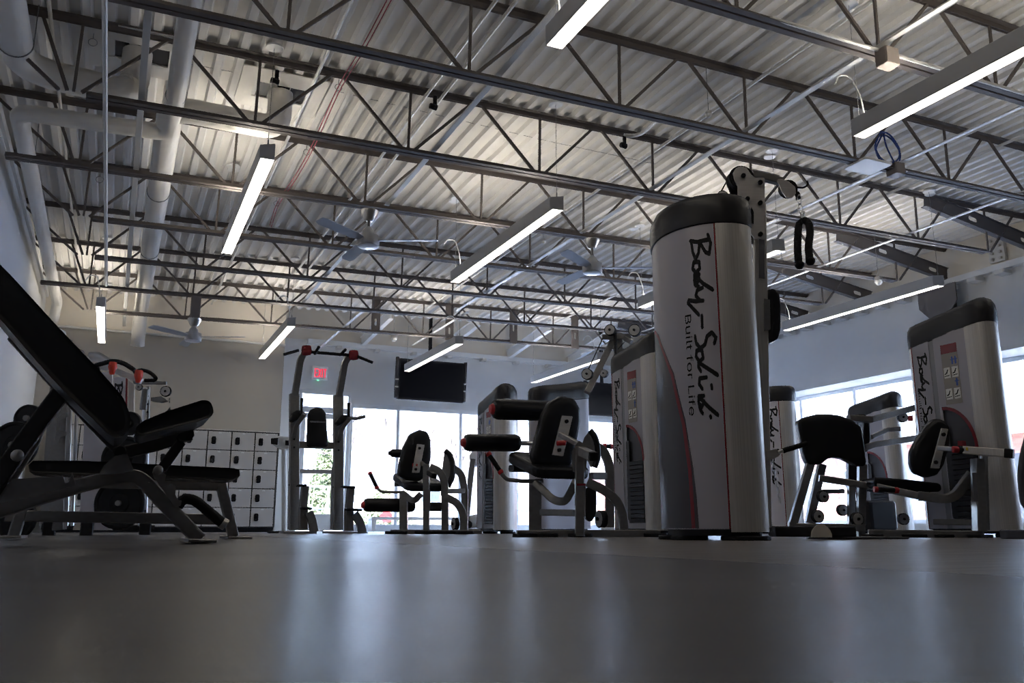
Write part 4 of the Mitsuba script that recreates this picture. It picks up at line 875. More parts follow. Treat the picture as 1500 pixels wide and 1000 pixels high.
put('base', bar([(4.246, 7.181, 0.016), (4.570, 7.032, 0.016)], 0.08, 0.05, 0.006), 'frame', m)
r = thing('cable_strap', 'black cable strap ending in a ring, hanging on the slim cable column', 'strap')
put('strap', tube([(4.320, 6.949, 1.943), (4.320, 6.949, 1.833), (4.317, 6.950, 1.543)], 0.016, 8), 'rope', r, 50)
mm = trimesh.creation.torus(0.030, 0.012, 24, 10); mm.apply_transform(basis(LAT, (0, 0, 1))); mm.apply_translation((4.315, 6.951, 1.496))
put('ring', mm, 'rubber', r, 50)

# ================================================================ dip and pull-up station
m = thing('dip_station', 'silver dip and pull-up station with black back pad in front of the exit door', 'pull-up station')
YD = 9.9
for i, dx in enumerate((0.0, 1.0)):
    a = [((1.890, 9.900, 0.038), (1.807, 9.900, 1.568)), ((2.387, 9.900, 0.037), (2.319, 9.900, 1.585))][i]
    put('upright', bar(a, 0.075, 0.11, 0.008, up=XA), 'frame', m)
    top = [((1.816, 9.900, 1.560), (1.828, 9.750, 1.944), (1.861, 9.700, 2.025)), ((2.328, 9.900, 1.577), (2.344, 9.750, 1.954), (2.385, 9.700, 2.030))][i]
    put('neck', bar(top, 0.07, 0.085, 0.008, up=(0, 1, 0), radius=0.06), 'frame', m, 30)
    fin = [[(1.848, 10.000, 0.045), (1.820, 10.000, 0.692), (1.840, 10.000, 0.895), (1.859, 10.000, 0.966), (1.884, 10.000, 0.928), (1.931, 10.000, 0.045)], [(2.335, 10.000, 0.045), (2.313, 10.000, 0.706), (2.346, 10.000, 0.881), (2.375, 10.000, 0.962), (2.401, 10.000, 0.915), (2.439, 10.000, 0.045)]][i]
    put('fin', slat(fin, 0.08, XA, r=0.01), 'groove', m)
    stp = [((1.948, 9.700, 0.038), (1.935, 9.700, 0.289), (1.946, 9.700, 0.513)), ((2.459, 9.700, 0.030), (2.449, 9.700, 0.279), (2.463, 9.700, 0.508))][i]
    put('step_post', bar([stp[0], stp[1]], 0.09, 0.09, 0.008, up=XA), 'frame', m)
    put('step_post', bar([stp[1], stp[2]], 0.075, 0.08, 0.008, up=XA), 'frame', m)
    st1 = [((1.848, 9.620, 0.515), (1.937, 9.620, 0.517)), ((2.341, 9.620, 0.510), (2.474, 9.620, 0.505))][i]
    put('step', bar(st1, 0.14, 0.022, 0.006), 'rubber', m)
    st2 = [((1.894, 9.600, 0.272), (1.998, 9.600, 0.265)), ((2.393, 9.600, 0.261), (2.557, 9.600, 0.255))][i]
    put('step', bar(st2, 0.14, 0.022, 0.006), 'rubber', m)
    br_ = [((1.982, 9.620, 0.229), (2.024, 9.620, 0.141), (2.052, 9.620, 0.016)), ((2.493, 9.620, 0.217), (2.559, 9.620, 0.127), (2.595, 9.620, 0.008))][i]
    put('step_leg', bar(br_, 0.09, 0.06, 0.008, up=(0, 1, 0), radius=0.06), 'frame', m, 30)
    ft = [((1.731, 9.800, 0.012), (2.091, 9.800, 0.008)), ((2.213, 9.800, 0.008), (2.668, 9.800, -0.001))][i]
    put('base', bar(ft, 0.28, 0.035, 0.01), 'groove', m)
    hub = [(1.873, 9.650, 2.041), (2.420, 9.650, 2.032)][i]
    part_label(put('foam_hub', lathe([(0.02, -0.055), (0.055, -0.045), (0.062, 0), (0.055, 0.045), (0.02, 0.055)], 20, hub, (1, 0, 0.1)), 'red_foam', m, 50), 'red foam hub')
    hd = [((1.607, 9.550, 1.952), (1.772, 9.600, 2.023)), ((2.457, 9.600, 2.009), (2.625, 9.550, 1.941))][i]
    put('pull_handle', tube(hd, 0.017, 12), 'rubber', m, 50)
    dh = [((1.848, 9.650, 1.489), (1.853, 9.650, 1.311)), ((2.387, 9.650, 1.467), (2.390, 9.650, 1.309))][i]
    put('dip_handle', tube(dh, 0.016, 12), 'rubber', m, 50)
    ap = [[(1.734, 9.700, 1.234), (1.760, 9.700, 1.320), (1.818, 9.700, 1.361), (1.904, 9.700, 1.343), (1.921, 9.700, 1.305), (1.854, 9.700, 1.271), (1.780, 9.700, 1.221)], [(2.251, 9.700, 1.229), (2.295, 9.700, 1.302), (2.341, 9.700, 1.336), (2.437, 9.700, 1.333), (2.455, 9.700, 1.302), (2.368, 9.700, 1.266), (2.292, 9.700, 1.200)]][i]
    put('arm_pad', slab(ap, 0.10, 0.02, XA), 'vinyl', m, 50)
    ab = [((1.817, 9.850, 1.068), (1.822, 9.750, 1.197), (1.887, 9.650, 1.313)), ((2.334, 9.850, 1.059), (2.344, 9.750, 1.192), (2.410, 9.650, 1.302))][i]
    put('arm_brace', bar(ab, 0.05, 0.05, 0.006, up=(0, 1, 0), radius=0.05), 'frame', m, 30)
put('side_handle', tube([(2.410, 9.650, 1.294), (2.469, 9.600, 1.284), (2.559, 9.550, 1.310)], 0.018, 12), 'frame', m, 50)
put('cross_bar', bar([(1.858, 9.920, 0.990), (2.354, 9.920, 0.994)], 0.06, 0.075, 0.006), 'frame', m)
put('pull_bar', tube([(1.899, 9.660, 2.029), (1.977, 9.660, 2.028), (2.278, 9.660, 2.029), (2.407, 9.660, 2.032)], 0.018, 12), 'rubber', m, 50)
for a, b in (((1.966, 9.640, 2.007), (1.980, 9.500, 2.061)), ((2.258, 9.640, 2.016), (2.285, 9.500, 2.057))): put('grip_bar', tube([a, b], 0.017, 10), 'ink', m, 50)
put('back_pad', slab([(1.977, 9.850, 0.966), (1.972, 9.850, 1.215), (1.973, 9.850, 1.341), (2.001, 9.850, 1.398), (2.063, 9.850, 1.426), (2.135, 9.850, 1.414), (2.177, 9.850, 1.361), (2.191, 9.850, 1.226), (2.219, 9.850, 0.975)], 0.08, 0.025, XA), 'vinyl', m, 50)
pl_ = put('pad_print', slat([(1.973, 9.755, 1.252), (2.153, 9.755, 1.253), (2.153, 9.755, 1.238), (1.974, 9.755, 1.233)], 0.002, XA), 'sticker', m)
for p in ((1.822, 9.830, 1.043), (1.827, 9.830, 0.951), (2.330, 9.830, 1.033), (2.335, 9.830, 0.939), (1.810, 9.900, 0.534), (2.314, 9.900, 0.521)): put('bolt', disc(p, 0.011, 0.02, (0, 1, 0), 0.003, 10), 'ink', m)


# ================================================================ incline bench in the foreground
m = thing('incline_bench', 'black incline bench with raised backrest, cut by the left edge, nearest on the left', 'bench')
YN = 3.62
put('backrest', slab([(-0.598, 3.550, 1.145), (-0.484, 3.550, 0.998), (-0.373, 3.550, 0.893), (-0.222, 3.550, 0.736), (-0.069, 3.550, 0.585), (0.010, 3.550, 0.499), (0.037, 3.550, 0.435), (0.035, 3.550, 0.396), (0.017, 3.550, 0.365), (-0.010, 3.550, 0.356), (-0.127, 3.550, 0.465), (-0.227, 3.550, 0.562), (-0.427, 3.550, 0.781), (-0.573, 3.550, 0.940)], -0.30, 0.02, XA), 'vinyl', m, 50)
put('seat', slab([(0.050, 3.580, 0.400), (0.079, 3.580, 0.430), (0.147, 3.580, 0.465), (0.268, 3.580, 0.515), (0.297, 3.580, 0.514), (0.309, 3.580, 0.484), (0.311, 3.580, 0.460), (0.269, 3.580, 0.439), (0.164, 3.580, 0.405), (0.058, 3.580, 0.369)], -0.30, 0.018, XA), 'vinyl', m, 50)
put('seat_tube', bar([(0.016, 3.720, 0.347), (0.147, 3.720, 0.387), (0.270, 3.720, 0.434)], 0.05, 0.055, 0.006, up=(0, 1, 0)), 'cap', m)
put('back_tube', bar([(0.004, 3.720, 0.371), (-0.209, 3.720, 0.582), (-0.398, 3.720, 0.783)], 0.05, 0.05, 0.006, up=(0, 1, 0)), 'cap', m)
put('back_strut', bar([(-0.206, 3.660, 0.574), (-0.324, 3.660, 0.353), (-0.406, 3.660, 0.184)], 0.065, 0.055, 0.006, up=(0, 1, 0)), 'cap', m)
put('strut_fork', bar([(-0.268, 3.800, 0.465), (-0.287, 3.800, 0.385), (-0.358, 3.800, 0.226)], 0.03, 0.03, 0.004, up=(0, 1, 0)), 'frame', m)
put('pivot', disc((-0.200, 3.620, 0.576), 0.026, 0.02, (0, 1, 0), 0.005, 20), 'rubber', m)
put('pivot', disc((0.015, 3.660, 0.350), 0.024, 0.02, (0, 1, 0), 0.005, 20), 'rubber', m)
def ball(key, p, r):
    k = put('knob', lathe([(0.001, -r)] + [(r * math.cos(a), r * math.sin(a)) for a in np.linspace(-1.3, 1.3, 9)] + [(0.001, r)], 20, p, (0, -1, 0)), 'pulley', key, 60)
    part_label(k, 'pale round knob')
ball(m, (-0.324, 3.580, 0.317), 0.022); ball(m, (0.156, 3.620, 0.281), 0.018)
spine = [(-0.454, 3.720, 0.099), (-0.370, 3.720, 0.122), (-0.242, 3.720, 0.173), (-0.085, 3.720, 0.230), (0.034, 3.720, 0.258), (0.083, 3.720, 0.258), (0.122, 3.720, 0.232), (0.159, 3.720, 0.190), (0.336, 3.720, 0.014)]
put('spine', bar(spine, 0.055, 0.075, 0.010, up=(0, 1, 0), radius=0.09), 'frame', m, 30)
put('gusset', slat([(-0.051, 3.660, 0.254), (-0.037, 3.660, 0.288), (-0.002, 3.660, 0.326), (0.038, 3.660, 0.335), (0.053, 3.660, 0.307), (0.068, 3.660, 0.275), (0.032, 3.660, 0.264)], -0.09, XA, r=0.006), 'frame', m)
put('ladder_plate', slat([(-0.435, 3.700, 0.136), (-0.376, 3.700, 0.191), (-0.337, 3.700, 0.237), (-0.203, 3.700, 0.250), (-0.175, 3.700, 0.253), (-0.163, 3.700, 0.225), (-0.152, 3.700, 0.230), (-0.144, 3.700, 0.267), (-0.128, 3.700, 0.218), (-0.241, 3.700, 0.183), (-0.371, 3.700, 0.146)], -0.02, XA), 'frame', m)
put('seat_ladder', slat([(0.137, 3.680, 0.278), (0.148, 3.680, 0.295), (0.169, 3.680, 0.279), (0.188, 3.680, 0.264), (0.185, 3.680, 0.237), (0.199, 3.680, 0.221), (0.208, 3.680, 0.232), (0.230, 3.680, 0.222), (0.227, 3.680, 0.190), (0.239, 3.680, 0.168), (0.254, 3.680, 0.166), (0.251, 3.680, 0.145), (0.231, 3.680, 0.139), (0.186, 3.680, 0.200), (0.147, 3.680, 0.252)], -0.02, XA), 'frame', m)
put('seat_strut', bar([(0.235, 3.700, 0.400), (0.170, 3.700, 0.286)], 0.04, 0.04, 0.006, up=(0, 1, 0)), 'cap', m)
put('seat_hinge', slat([(0.214, 3.680, 0.416), (0.238, 3.680, 0.439), (0.272, 3.680, 0.444), (0.279, 3.680, 0.419), (0.262, 3.680, 0.399), (0.226, 3.680, 0.395)], -0.06, XA, r=0.005), 'cap', m)
put('foot_plate', bar([(0.279, 3.720, 0.013), (0.380, 3.720, 0.010)], 0.42, 0.012, 0.004), 'frame', m)
put('rear_foot', rbox(-0.93, -0.86, 3.45, 4.0, 0.0, 0.08, 0.01), 'frame', m)
hk = put('drag_handle', tube([(0.244, 3.720, 0.143), (0.257, 3.720, 0.167), (0.277, 3.720, 0.176), (0.309, 3.720, 0.168), (0.347, 3.720, 0.138), (0.420, 3.720, 0.079)], 0.021, 14, 0.06), 'rubber', m, 50)
part_label(put('handle_end', tube([(0.417, 3.720, 0.082), (0.434, 3.720, 0.071)], 0.024, 14), 'nickel', hk, 40), 'bright end cap')

# ================================================================ flat bench behind it
m = thing('flat_bench', 'long flat black bench with grey frame just behind the incline bench', 'bench')
put('pad', slab([(-0.382, 5.050, 0.379), (-0.156, 5.050, 0.386), (0.602, 5.050, 0.369), (0.611, 5.050, 0.345), (0.609, 5.050, 0.318), (0.581, 5.050, 0.304), (0.114, 5.050, 0.314), (-0.376, 5.050, 0.320)], -0.28, 0.02, XA), 'vinyl', m, 50)
put('top_tube', bar([(-0.217, 5.190, 0.303), (0.259, 5.190, 0.298), (0.587, 5.190, 0.297)], 0.06, 0.05, 0.006, up=(0, 1, 0)), 'frame', m)
put('leg', bar([(0.564, 5.190, 0.297), (0.651, 5.190, 0.011)], 0.055, 0.075, 0.008, up=(0, 1, 0)), 'frame', m)
put('leg', bar([(-0.393, 5.190, 0.299), (-0.441, 5.190, 0.015)], 0.055, 0.075, 0.008, up=(0, 1, 0)), 'frame', m)
put('foot_plate', bar([(0.599, 5.190, 0.007), (0.726, 5.190, 0.005)], 0.40, 0.014, 0.004), 'frame', m)
put('foot_plate', bar([(-0.496, 5.190, 0.015), (-0.391, 5.190, 0.015)], 0.40, 0.014, 0.004), 'frame', m)
put('stretcher', bar([(-0.489, 5.190, 0.122), (0.548, 5.190, 0.107)], 0.05, 0.058, 0.006), 'frame', m)

# ================================================================ cable crossover rig at the left
m = thing('crossover_rig', 'cable crossover rig with red knobs and black loop handles behind the benches', 'gym machine')
put('near_post', bar([(-0.391, 8.332, 0.043), (-0.511, 8.388, 1.689)], 0.13, 0.07, 0.006, up=DEP), 'frame', m)
put('near_post', bar([(-0.502, 8.604, 0.077), (-0.547, 8.625, 1.342)], 0.08, 0.06, 0.006, up=DEP), 'frame', m)
put('guide_rod', tube([(-0.283, 8.393, 0.077), (-0.363, 8.430, 1.325)], 0.016, 12), 'chrome', m, 50)
put('guide_rod', tube([(-0.330, 8.524, 0.077), (-0.418, 8.565, 1.342)], 0.012, 12), 'chrome', m, 50)
part_label(put('shroud', slat([(-0.232, 8.590, 0.042), (-0.292, 8.617, 1.107), (-0.217, 8.583, 1.454), (-0.098, 8.528, 1.454), (0.025, 8.471, 0.042)], 0.02), 'shroud_lit', m), 'pale flat shroud panel')
part_label(put('logo_board', slat([(0.027, 8.470, 0.137), (-0.077, 8.518, 1.409), (0.014, 8.476, 1.409), (0.120, 8.427, 0.137)], 0.02), 'shroud_lit', m), 'white board with the script logo')
put('board_edge', bar([(0.134, 8.442, 0.137), (0.028, 8.491, 1.413)], 0.012, 0.02, 0.002, up=DEP), 'red_trim', m)
put('steel_side', slat([(0.148, 8.436, 0.137), (0.044, 8.484, 1.387), (0.093, 8.461, 1.349), (0.192, 8.416, 0.137)], 0.02), 'brushed', m)
lo = V3(*(0.001, 8.438, 1.352)); 
g = affinity.affine_transform(LOGO, [0, 0.066, -0.92, 0, -0.064, 0])
put('logo', plate(g.buffer(0), lo - DEP * 0.004, LAT, (0, 0, 1), 0.002), 'ink', m)
put('hole_rail', bar([(0.303, 8.673, 0.078), (0.222, 8.710, 1.370)], 0.035, 0.035, 0.004, up=DEP), 'frame', m)
for i in range(16):
    p = V3(*(0.226, 8.675, 1.274)) + (V3(*(0.298, 8.642, 0.139)) - V3(*(0.226, 8.675, 1.274))) * i / 15
    put('rail_hole_shade', disc(p, 0.009, 0.006, DEP, 0.001, 10), 'ink', m)  # solid dark discs, shade of the holes put into their colour
put('slide_post', tube([(0.266, 8.690, 0.078), (0.206, 8.718, 1.357)], 0.028, 16), 'chrome', m, 50)
put('slide_sleeve', tube([(0.199, 8.699, 1.145), (0.206, 8.695, 1.340)], 0.036, 16), 'frame', m, 50)
put('carriage', slat([(0.251, 8.587, 1.250), (0.337, 8.547, 1.263), (0.386, 8.524, 1.224), (0.330, 8.550, 1.205), (0.254, 8.585, 1.218)], 0.06), 'frame', m)
put_wheel(m, (0.374, 8.530, 1.308), 0.05, DEP, 0.03)
put('top_arm', bar([(0.093, 8.549, 1.375), (0.369, 8.422, 1.369)], 0.03, 0.03, 0.004), 'frame', m)
put_wheel(m, (-0.265, 8.164, 1.375), 0.085, DEP + 0.3 * LAT, 0.06, 'steel_plate')
put_wheel(m, (0.143, 8.527, 1.331), 0.03, DEP, 0.03)
put('cable', tube([(0.408, 8.514, 1.244), (0.414, 8.511, 1.199)], 0.004, 6), 'ink', m)
put('strap_handle', tube([(0.364, 8.534, 1.064), (0.418, 8.509, 1.147), (0.439, 8.500, 1.064)], 0.008, 8), 'ink', m)
put('head_box', slab([(-0.629, 8.332, 1.765), (-0.588, 8.313, 1.789), (-0.531, 8.287, 1.765), (-0.514, 8.279, 1.654), (-0.537, 8.290, 1.618), (-0.606, 8.322, 1.654)], 0.1, 0.02), 'white_plastic', m, 50)
put('head_hole_shade', disc((-0.574, 8.175, 1.670), 0.022, 0.02, DEP, 0.003, 18), 'ink', m)  # dark disc drawn for the shade inside the hole
part_label(put('guard', tube([(-0.515, 8.500, 1.623), (-0.441, 8.356, 1.596), (-0.367, 8.211, 1.538)], 0.05, 14), 'nickel', m, 50), 'bronze-tinted round guard')
part_label(put('guard', tube([(-0.290, 8.506, 1.580), (-0.216, 8.472, 1.574), (-0.125, 8.320, 1.498)], 0.045, 14), 'nickel', m, 50), 'bronze-tinted round guard')
put('cross_plate', slat([(-0.396, 8.115, 1.434), (-0.296, 8.068, 1.500), (-0.277, 8.060, 1.470), (-0.372, 8.103, 1.405)], 0.02), 'steel_plate', m)
put('head_tube', bar([(-0.234, 8.370, 1.479), (-0.091, 8.194, 1.424), (0.078, 8.006, 1.333), (0.145, 7.975, 1.303)], 0.045, 0.05, 0.006), 'steel_plate', m)
grip(m, [(-0.228, 8.147, 1.441), (-0.092, 8.084, 1.484), (-0.003, 8.043, 1.460), (0.083, 8.003, 1.399)], 0.02, 'rubber', False)
grip(m, [(0.079, 7.895, 1.357), (0.129, 7.872, 1.387), (0.206, 7.836, 1.363), (0.258, 7.812, 1.310), (0.243, 7.819, 1.292), (0.169, 7.853, 1.292)], 0.016, 'rubber', False)
for p in ((-0.090, 7.918, 1.395), (0.116, 7.768, 1.316)):
    part_label(put('knob', lathe([(0.001, -0.05), (0.03, -0.045), (0.036, 0), (0.026, 0.03), (0.018, 0.06)], 18, p, (0, 0, -1)), 'red_bright', m, 50), 'bright red knob')
put('base_rail', bar([(-0.534, 8.619, 0.072), (0.380, 8.747, 0.060)], 0.09, 0.05, 0.006), 'cap', m)
part_label(put('end_plate', plate(affinity.scale(hp, 1, 1.1, origin=(0, 0)), V3(*(-0.218, 8.252, 0.043)) , LAT, (0, 0, 1), 0.008), 'cream_plate', m), 'cream half-round plate')
for p in ((-0.454, 8.362, 0.043), (-0.160, 8.005, 0.033), (0.301, 8.563, 0.024)):
    put('foot', rbox(p[0] - 0.05, p[0] + 0.05, p[1] - 0.05, p[1] + 0.05, 0, 0.11, 0.01), 'cap', m)
put('hook_plate', slat([(-0.482, 8.264, 0.772), (-0.483, 8.265, 0.982), (-0.438, 8.244, 1.018), (-0.403, 8.228, 1.035), (-0.405, 8.229, 1.000), (-0.459, 8.254, 0.959), (-0.461, 8.255, 0.877), (-0.396, 8.225, 0.865), (-0.399, 8.226, 0.836), (-0.444, 8.247, 0.818), (-0.460, 8.254, 0.760)], 0.015, r=0.002), 'frame', m)

# plates racked around the rig
def plate_disc(p, r, axis, label, th=0.045):
    k = thing('weight_plate', label, 'weight plate')
    axis = np.asarray(axis, float)
    put('disc', lathe([(0.025, -th / 2), (r * 0.35, -th / 2), (r * 0.4, -th * 0.3), (r * 0.82, -th * 0.3), (r * 0.88, -th / 2), (r * 0.97, -th / 2), (r, -th * 0.3), (r, th * 0.3), (r * 0.97, th / 2), (r * 0.88, th / 2), (r * 0.82, th * 0.3), (r * 0.4, th * 0.3), (r * 0.35, th / 2), (0.025, th / 2)], 40, p, axis), 'iron', k, 30)
    put('sleeve', cyl(np.asarray(p, float) - axis * 0.05, np.asarray(p, float) + axis * 0.05, 0.024, 16, 0.003), 'frame', k, 40)
plate_disc((-0.716, 7.601, 0.682), 0.185, DEP, 'large black weight plate by the left wall')
plate_disc((-0.667, 7.909, 0.926), 0.115, DEP, 'small black weight plate above the large one by the left wall')
plate_disc((0.084, 7.892, 0.923), 0.10, DEP, 'small black weight plate beside the white logo board')
plate_disc((0.069, 7.900, 0.625), 0.19, DEP, 'black weight plate behind the bench hinge')
plate_disc((0.071, 8.009, 0.262), 0.215, DEP, 'largest black weight plate low behind the flat bench')
plate_disc((-0.668, 7.909, 0.129), 0.16, DEP, 'black weight plate low in the left corner')

# ================================================================ lockers
b = thing('locker_bank', 'bank of pale five-high lockers with black locks along the far wall', 'lockers')
X1, YF, W_, H_, Z_ = 2.275, 13.6, 0.3455, 0.284, 0.075
n = 9
put('carcass', box(X1 - n * W_, X1 + 0.02, YF + 0.02, YLOCK - 0.005, Z_ - 0.01, Z_ + 5 * H_ + 0.012), 'locker_edge', b)
put('plinth', box(X1 - n * W_, X1 + 0.01, YF + 0.05, YLOCK - 0.005, 0, Z_), 'ink', b)
put('top_panel', box(X1 - n * W_, X1 + 0.02, YF + 0.0, YLOCK - 0.005, Z_ + 5 * H_ + 0.012, Z_ + 5 * H_ + 0.03), 'locker', b)
dm = rbox(-W_ / 2 + 0.006, W_ / 2 - 0.006, 0, 0.02, -H_ / 2 + 0.006, H_ / 2 - 0.006, 0.004)
dp = mikit.ply(dm, 'm_locker')
lm = cat_mesh([plate(rounded(0.062, 0.112, 0.02), (-W_ * 0.5 + 0.085, 0.0, 0.0), (1, 0, 0), (0, 0, 1), 0.02), disc((-W_ * 0.5 + 0.085, -0.024, 0.02), 0.018, 0.02, (0, 1, 0), 0.004, 16)])
lp = mikit.ply(lm, 'm_ink')
tm = mikit.ply(box(-0.02, 0.02, -0.002, 0.001, H_ / 2 - 0.035, H_ / 2 - 0.02), 'm_white_plastic')
for c_ in range(n):
    for r_ in range(5):
        tw = T().translate([X1 - W_ * (c_ + 0.5), YF, Z_ + H_ * (r_ + 0.5)])
        k = key_of(b + '__door'); scene[k] = {**dp, 'to_world': tw}
        kk = key_of(k + '__lock'); scene[kk] = {**lp, 'to_world': tw}
        kk = key_of(k + '__number_plate'); scene[kk] = {**tm, 'to_world': tw}

# ================================================================ televisions, exit sign, dispenser
def tv(x0, x1, z0, z1, y, tilt, label, pole=True):
    k = thing('television', label, 'television')
    R_ = trimesh.transformations.rotation_matrix(tilt, (1, 0, 0), ((x0 + x1) / 2, y, (z0 + z1) / 2))
    for nm, ms, mt_ in (('body', rbox(x0, x1, y, y + 0.06, z0, z1, 0.01), 'ink'), ('screen', box(x0 + 0.05, x1 - 0.05, y - 0.002, y, z0 + 0.035, z1 - 0.03), 'screen')):
        ms.apply_transform(R_); put(nm, ms, mt_, k)
    for x in (x0 - 0.01, x1 + 0.01):
        ms = rbox(x - 0.022, x + 0.022, y - 0.02, y + 0.05, z0 + 0.02, z1 + 0.02, 0.006); ms.apply_transform(R_); put('side_rail', ms, 'cap', k)
        for q in (0.28, 0.46):
            ms = box(x - 0.03, x + 0.03, y - 0.026, y - 0.015, z0 + (z1 - z0) * q, z0 + (z1 - z0) * q + 0.025); ms.apply_transform(R_); put('clip', ms, 'nickel', k)
    if pole: put('pole', cat_mesh([bar([((x0 + x1) / 2, y + 0.1, 4.252), ((x0 + x1) / 2, y + 0.1, z0 + 0.3)], 0.055, 0.055, 0.005, up=(0, 1, 0)), box((x0 + x1) / 2 - 0.2, (x0 + x1) / 2 + 0.2, y + 0.05, y + 0.09, z0 + 0.25, z0 + 0.55)]), 'ink', k)
    return k
a0, a1 = (4.381, 14.300, 2.280), (5.653, 14.300, 2.260); b0, b1 = (4.384, 14.300, 3.000), (5.657, 14.300, 2.991)
tv(a0[0], a1[0], (a0[2] + a1[2]) / 2, (b0[2] + b1[2]) / 2, 14.3, 0.09, 'large black television hanging from a black pole before the storefront')
a0, a1 = (8.348, 14.600, 2.231), (9.232, 14.600, 2.251); b0, b1 = (8.362, 14.600, 2.886), (9.254, 14.600, 2.921)
tv(a0[0], a1[0], (a0[2] + a1[2]) / 2, (b0[2] + b1[2]) / 2, 14.6, 0.09, 'second black television behind the slim cable column')
mat('sign_white', (0.86, 0.86, 0.84), 0.4)
k = thing('exit_sign', 'white exit sign with red letters above the dip station', 'sign')
e0, e1 = (3.100, 15.330, 2.689), (3.386, 15.330, 2.937)
put('box', rbox(e0[0], e1[0], 15.33, 15.395, e0[2], e1[2], 0.01), 'sign_white', k)
scene['m_exit_red'] = {'type': 'diffuse', 'reflectance': rgb((0.6, 0.03, 0.05))}
sx, sz, lw, lh = e0[0] + (e1[0] - e0[0]) * 0.17, e0[2] + (e1[2] - e0[2]) * 0.2, (e1[0] - e0[0]) * 0.150, (e1[2] - e0[2]) * 0.58
glyphs = {'E': [[(1, 0), (0, 0), (0, 1), (1, 1)], [(0, 0.5), (0.85, 0.5)]], 'X': [[(0, 0), (1, 1)], [(0, 1), (1, 0)]], 'I': [[(0.5, 0), (0.5, 1)]], 'T': [[(0, 1), (1, 1)], [(0.5, 0), (0.5, 1)]]}
gl, cx_ = [], 0.0
for ch, wd in (('E', 1.0), ('X', 1.0), ('I', 0.3), ('T', 1.0)):
    for st_ in glyphs[ch]:
        gl.append(LineString([(sx + lw * (cx_ + a * wd), sz + lh * b_) for a, b_ in st_]).buffer(0.0062, cap_style='square', join_style='mitre'))
    cx_ += wd + 0.48
wm = plate(shapely.union_all(gl), (0, 15.329, 0), (1, 0, 0), (0, 0, 1), 0.004)
kk = put('letters', wm, 'exit_red', k); scene[kk]['emitter'] = {'type': 'area', 'radiance': rgb((0.75, 0.015, 0.04)), 'sampling_weight': 0.05}; part_label(kk, 'glowing red letters EXIT')
kk = put('status_lamp', cyl(((e0[0] + e1[0]) / 2 - 0.03, 15.35, e0[2] - 0.015), ((e0[0] + e1[0]) / 2 - 0.03, 15.35, e0[2]), 0.02, 10), 'lens', k); scene[kk]['emitter'] = {'type': 'area', 'radiance': rgb((0.05, 0.9, 0.3)), 'sampling_weight': 0.02}; part_label(kk, 'small green lamp')
k = thing('wipe_dispenser', 'white wipe dispenser on a stand left of the dip station', 'dispenser')
put('body', slab([(1.714, 10.665, 1.132), (1.781, 10.634, 1.157), (1.902, 10.578, 1.140), (1.909, 10.574, 0.999), (1.820, 10.616, 0.983), (1.719, 10.662, 1.041)], 0.16, 0.02), 'white_plastic', k, 50)
put('dark_slot', slat([(1.667, 10.466, 1.103), (1.740, 10.432, 1.111), (1.737, 10.434, 1.030), (1.670, 10.464, 1.038)], 0.03, r=0.004), 'ink', k)
put('sensor', slat([(1.823, 10.394, 1.079), (1.860, 10.377, 1.079), (1.863, 10.375, 1.022), (1.826, 10.392, 1.022)], 0.01), 'ink', k)
put('post', tube([(1.850, 10.602, 0.991), (1.900, 10.579, 0.020)], 0.03, 14), 'white_plastic', k, 50)
pf = V3(*(1.870, 10.592, 0.020)); put('base', cyl((pf[0], pf[1], 0), (pf[0], pf[1], 0.025), 0.16, 24, 0.005), 'ink', k, 40)
sb = thing('window_bench', 'low white bench below the storefront windows', 'bench')
w0, w1 = (4.165, 15.000, 0.107), (6.509, 15.000, 0.097)
put('top', rbox(w0[0], w1[0], 14.85, 15.2, 0.20, 0.25, 0.01), 'white_trim', sb)
for x in (w0[0] + 0.05, w1[0] - 0.05): put('leg', rbox(x - 0.04, x + 0.04, 14.87, 15.18, 0, 0.20, 0.01), 'white_trim', sb)

# ================================================================ ceiling fans
def fan(x, y, ztop, drop, ang, label, scale=1.0):
    k = thing('ceiling_fan', label, 'ceiling fan')
    z = ztop - drop
    part_label(put('canopy', lathe([(0.03, -0.10), (0.05, -0.09), (0.085, -0.02), (0.088, 0.0)], 24, (x, y, ztop)), 'nickel', k, 50), 'nickel cone')
    put('rod', cyl((x, y, z + 0.06), (x, y, ztop - 0.08), 0.013, 12), 'frame', k, 40)
    put('motor', lathe([(0.02, 0.14), (0.055, 0.10), (0.06, 0.06), (0.10, 0.05), (0.105, 0.0), (0.105, -0.04), (0.095, -0.055)], 28, (x, y, z)), 'fixture', k, 50)
    part_label(put('glass', lathe([(0.001, -0.062), (0.09, -0.060), (0.10, -0.052)], 28, (x, y, z)), 'fan_glass', k, 50), 'pale round diffuser')
    for i in range(3):
        a = ang + i * 2 * math.pi / 3
        u, v = V3(math.cos(a), math.sin(a), 0), V3(-math.sin(a), math.cos(a), 0)
        p = Polygon([(0.09, -0.03), (0.20, -0.055), (0.60, -0.06), (0.66, -0.04), (0.66, 0.045), (0.60, 0.06), (0.20, 0.055), (0.09, 0.03)]).buffer(-0.01).buffer(0.01)
        pitch = 0.20; v2 = v * math.cos(pitch) + V3(0, 0, 1) * math.sin(pitch)
        put('blade', plate(p, (x, y, z), u, v2, 0.008), 'blade', k)
scene['m_fan_glass'] = {'type': 'twosided', 'bsdf': {'type': 'principled', 'base_color': rgb((0.82, 0.84, 0.88)), 'roughness': 0.25, 'spec_tint': 0.0}}
f1, f2, f3 = (1.976, 7.500, 2.993), (4.433, 7.550, 3.080), (0.773, 11.500, 2.710)
fan(f1[0], f1[1], f1[2], 0.30, -0.45, 'ceiling fan on the joist left of the long middle pendant')
fan(f2[0], f2[1], f2[2], 0.32, -0.45, 'ceiling fan right of the long middle pendant')
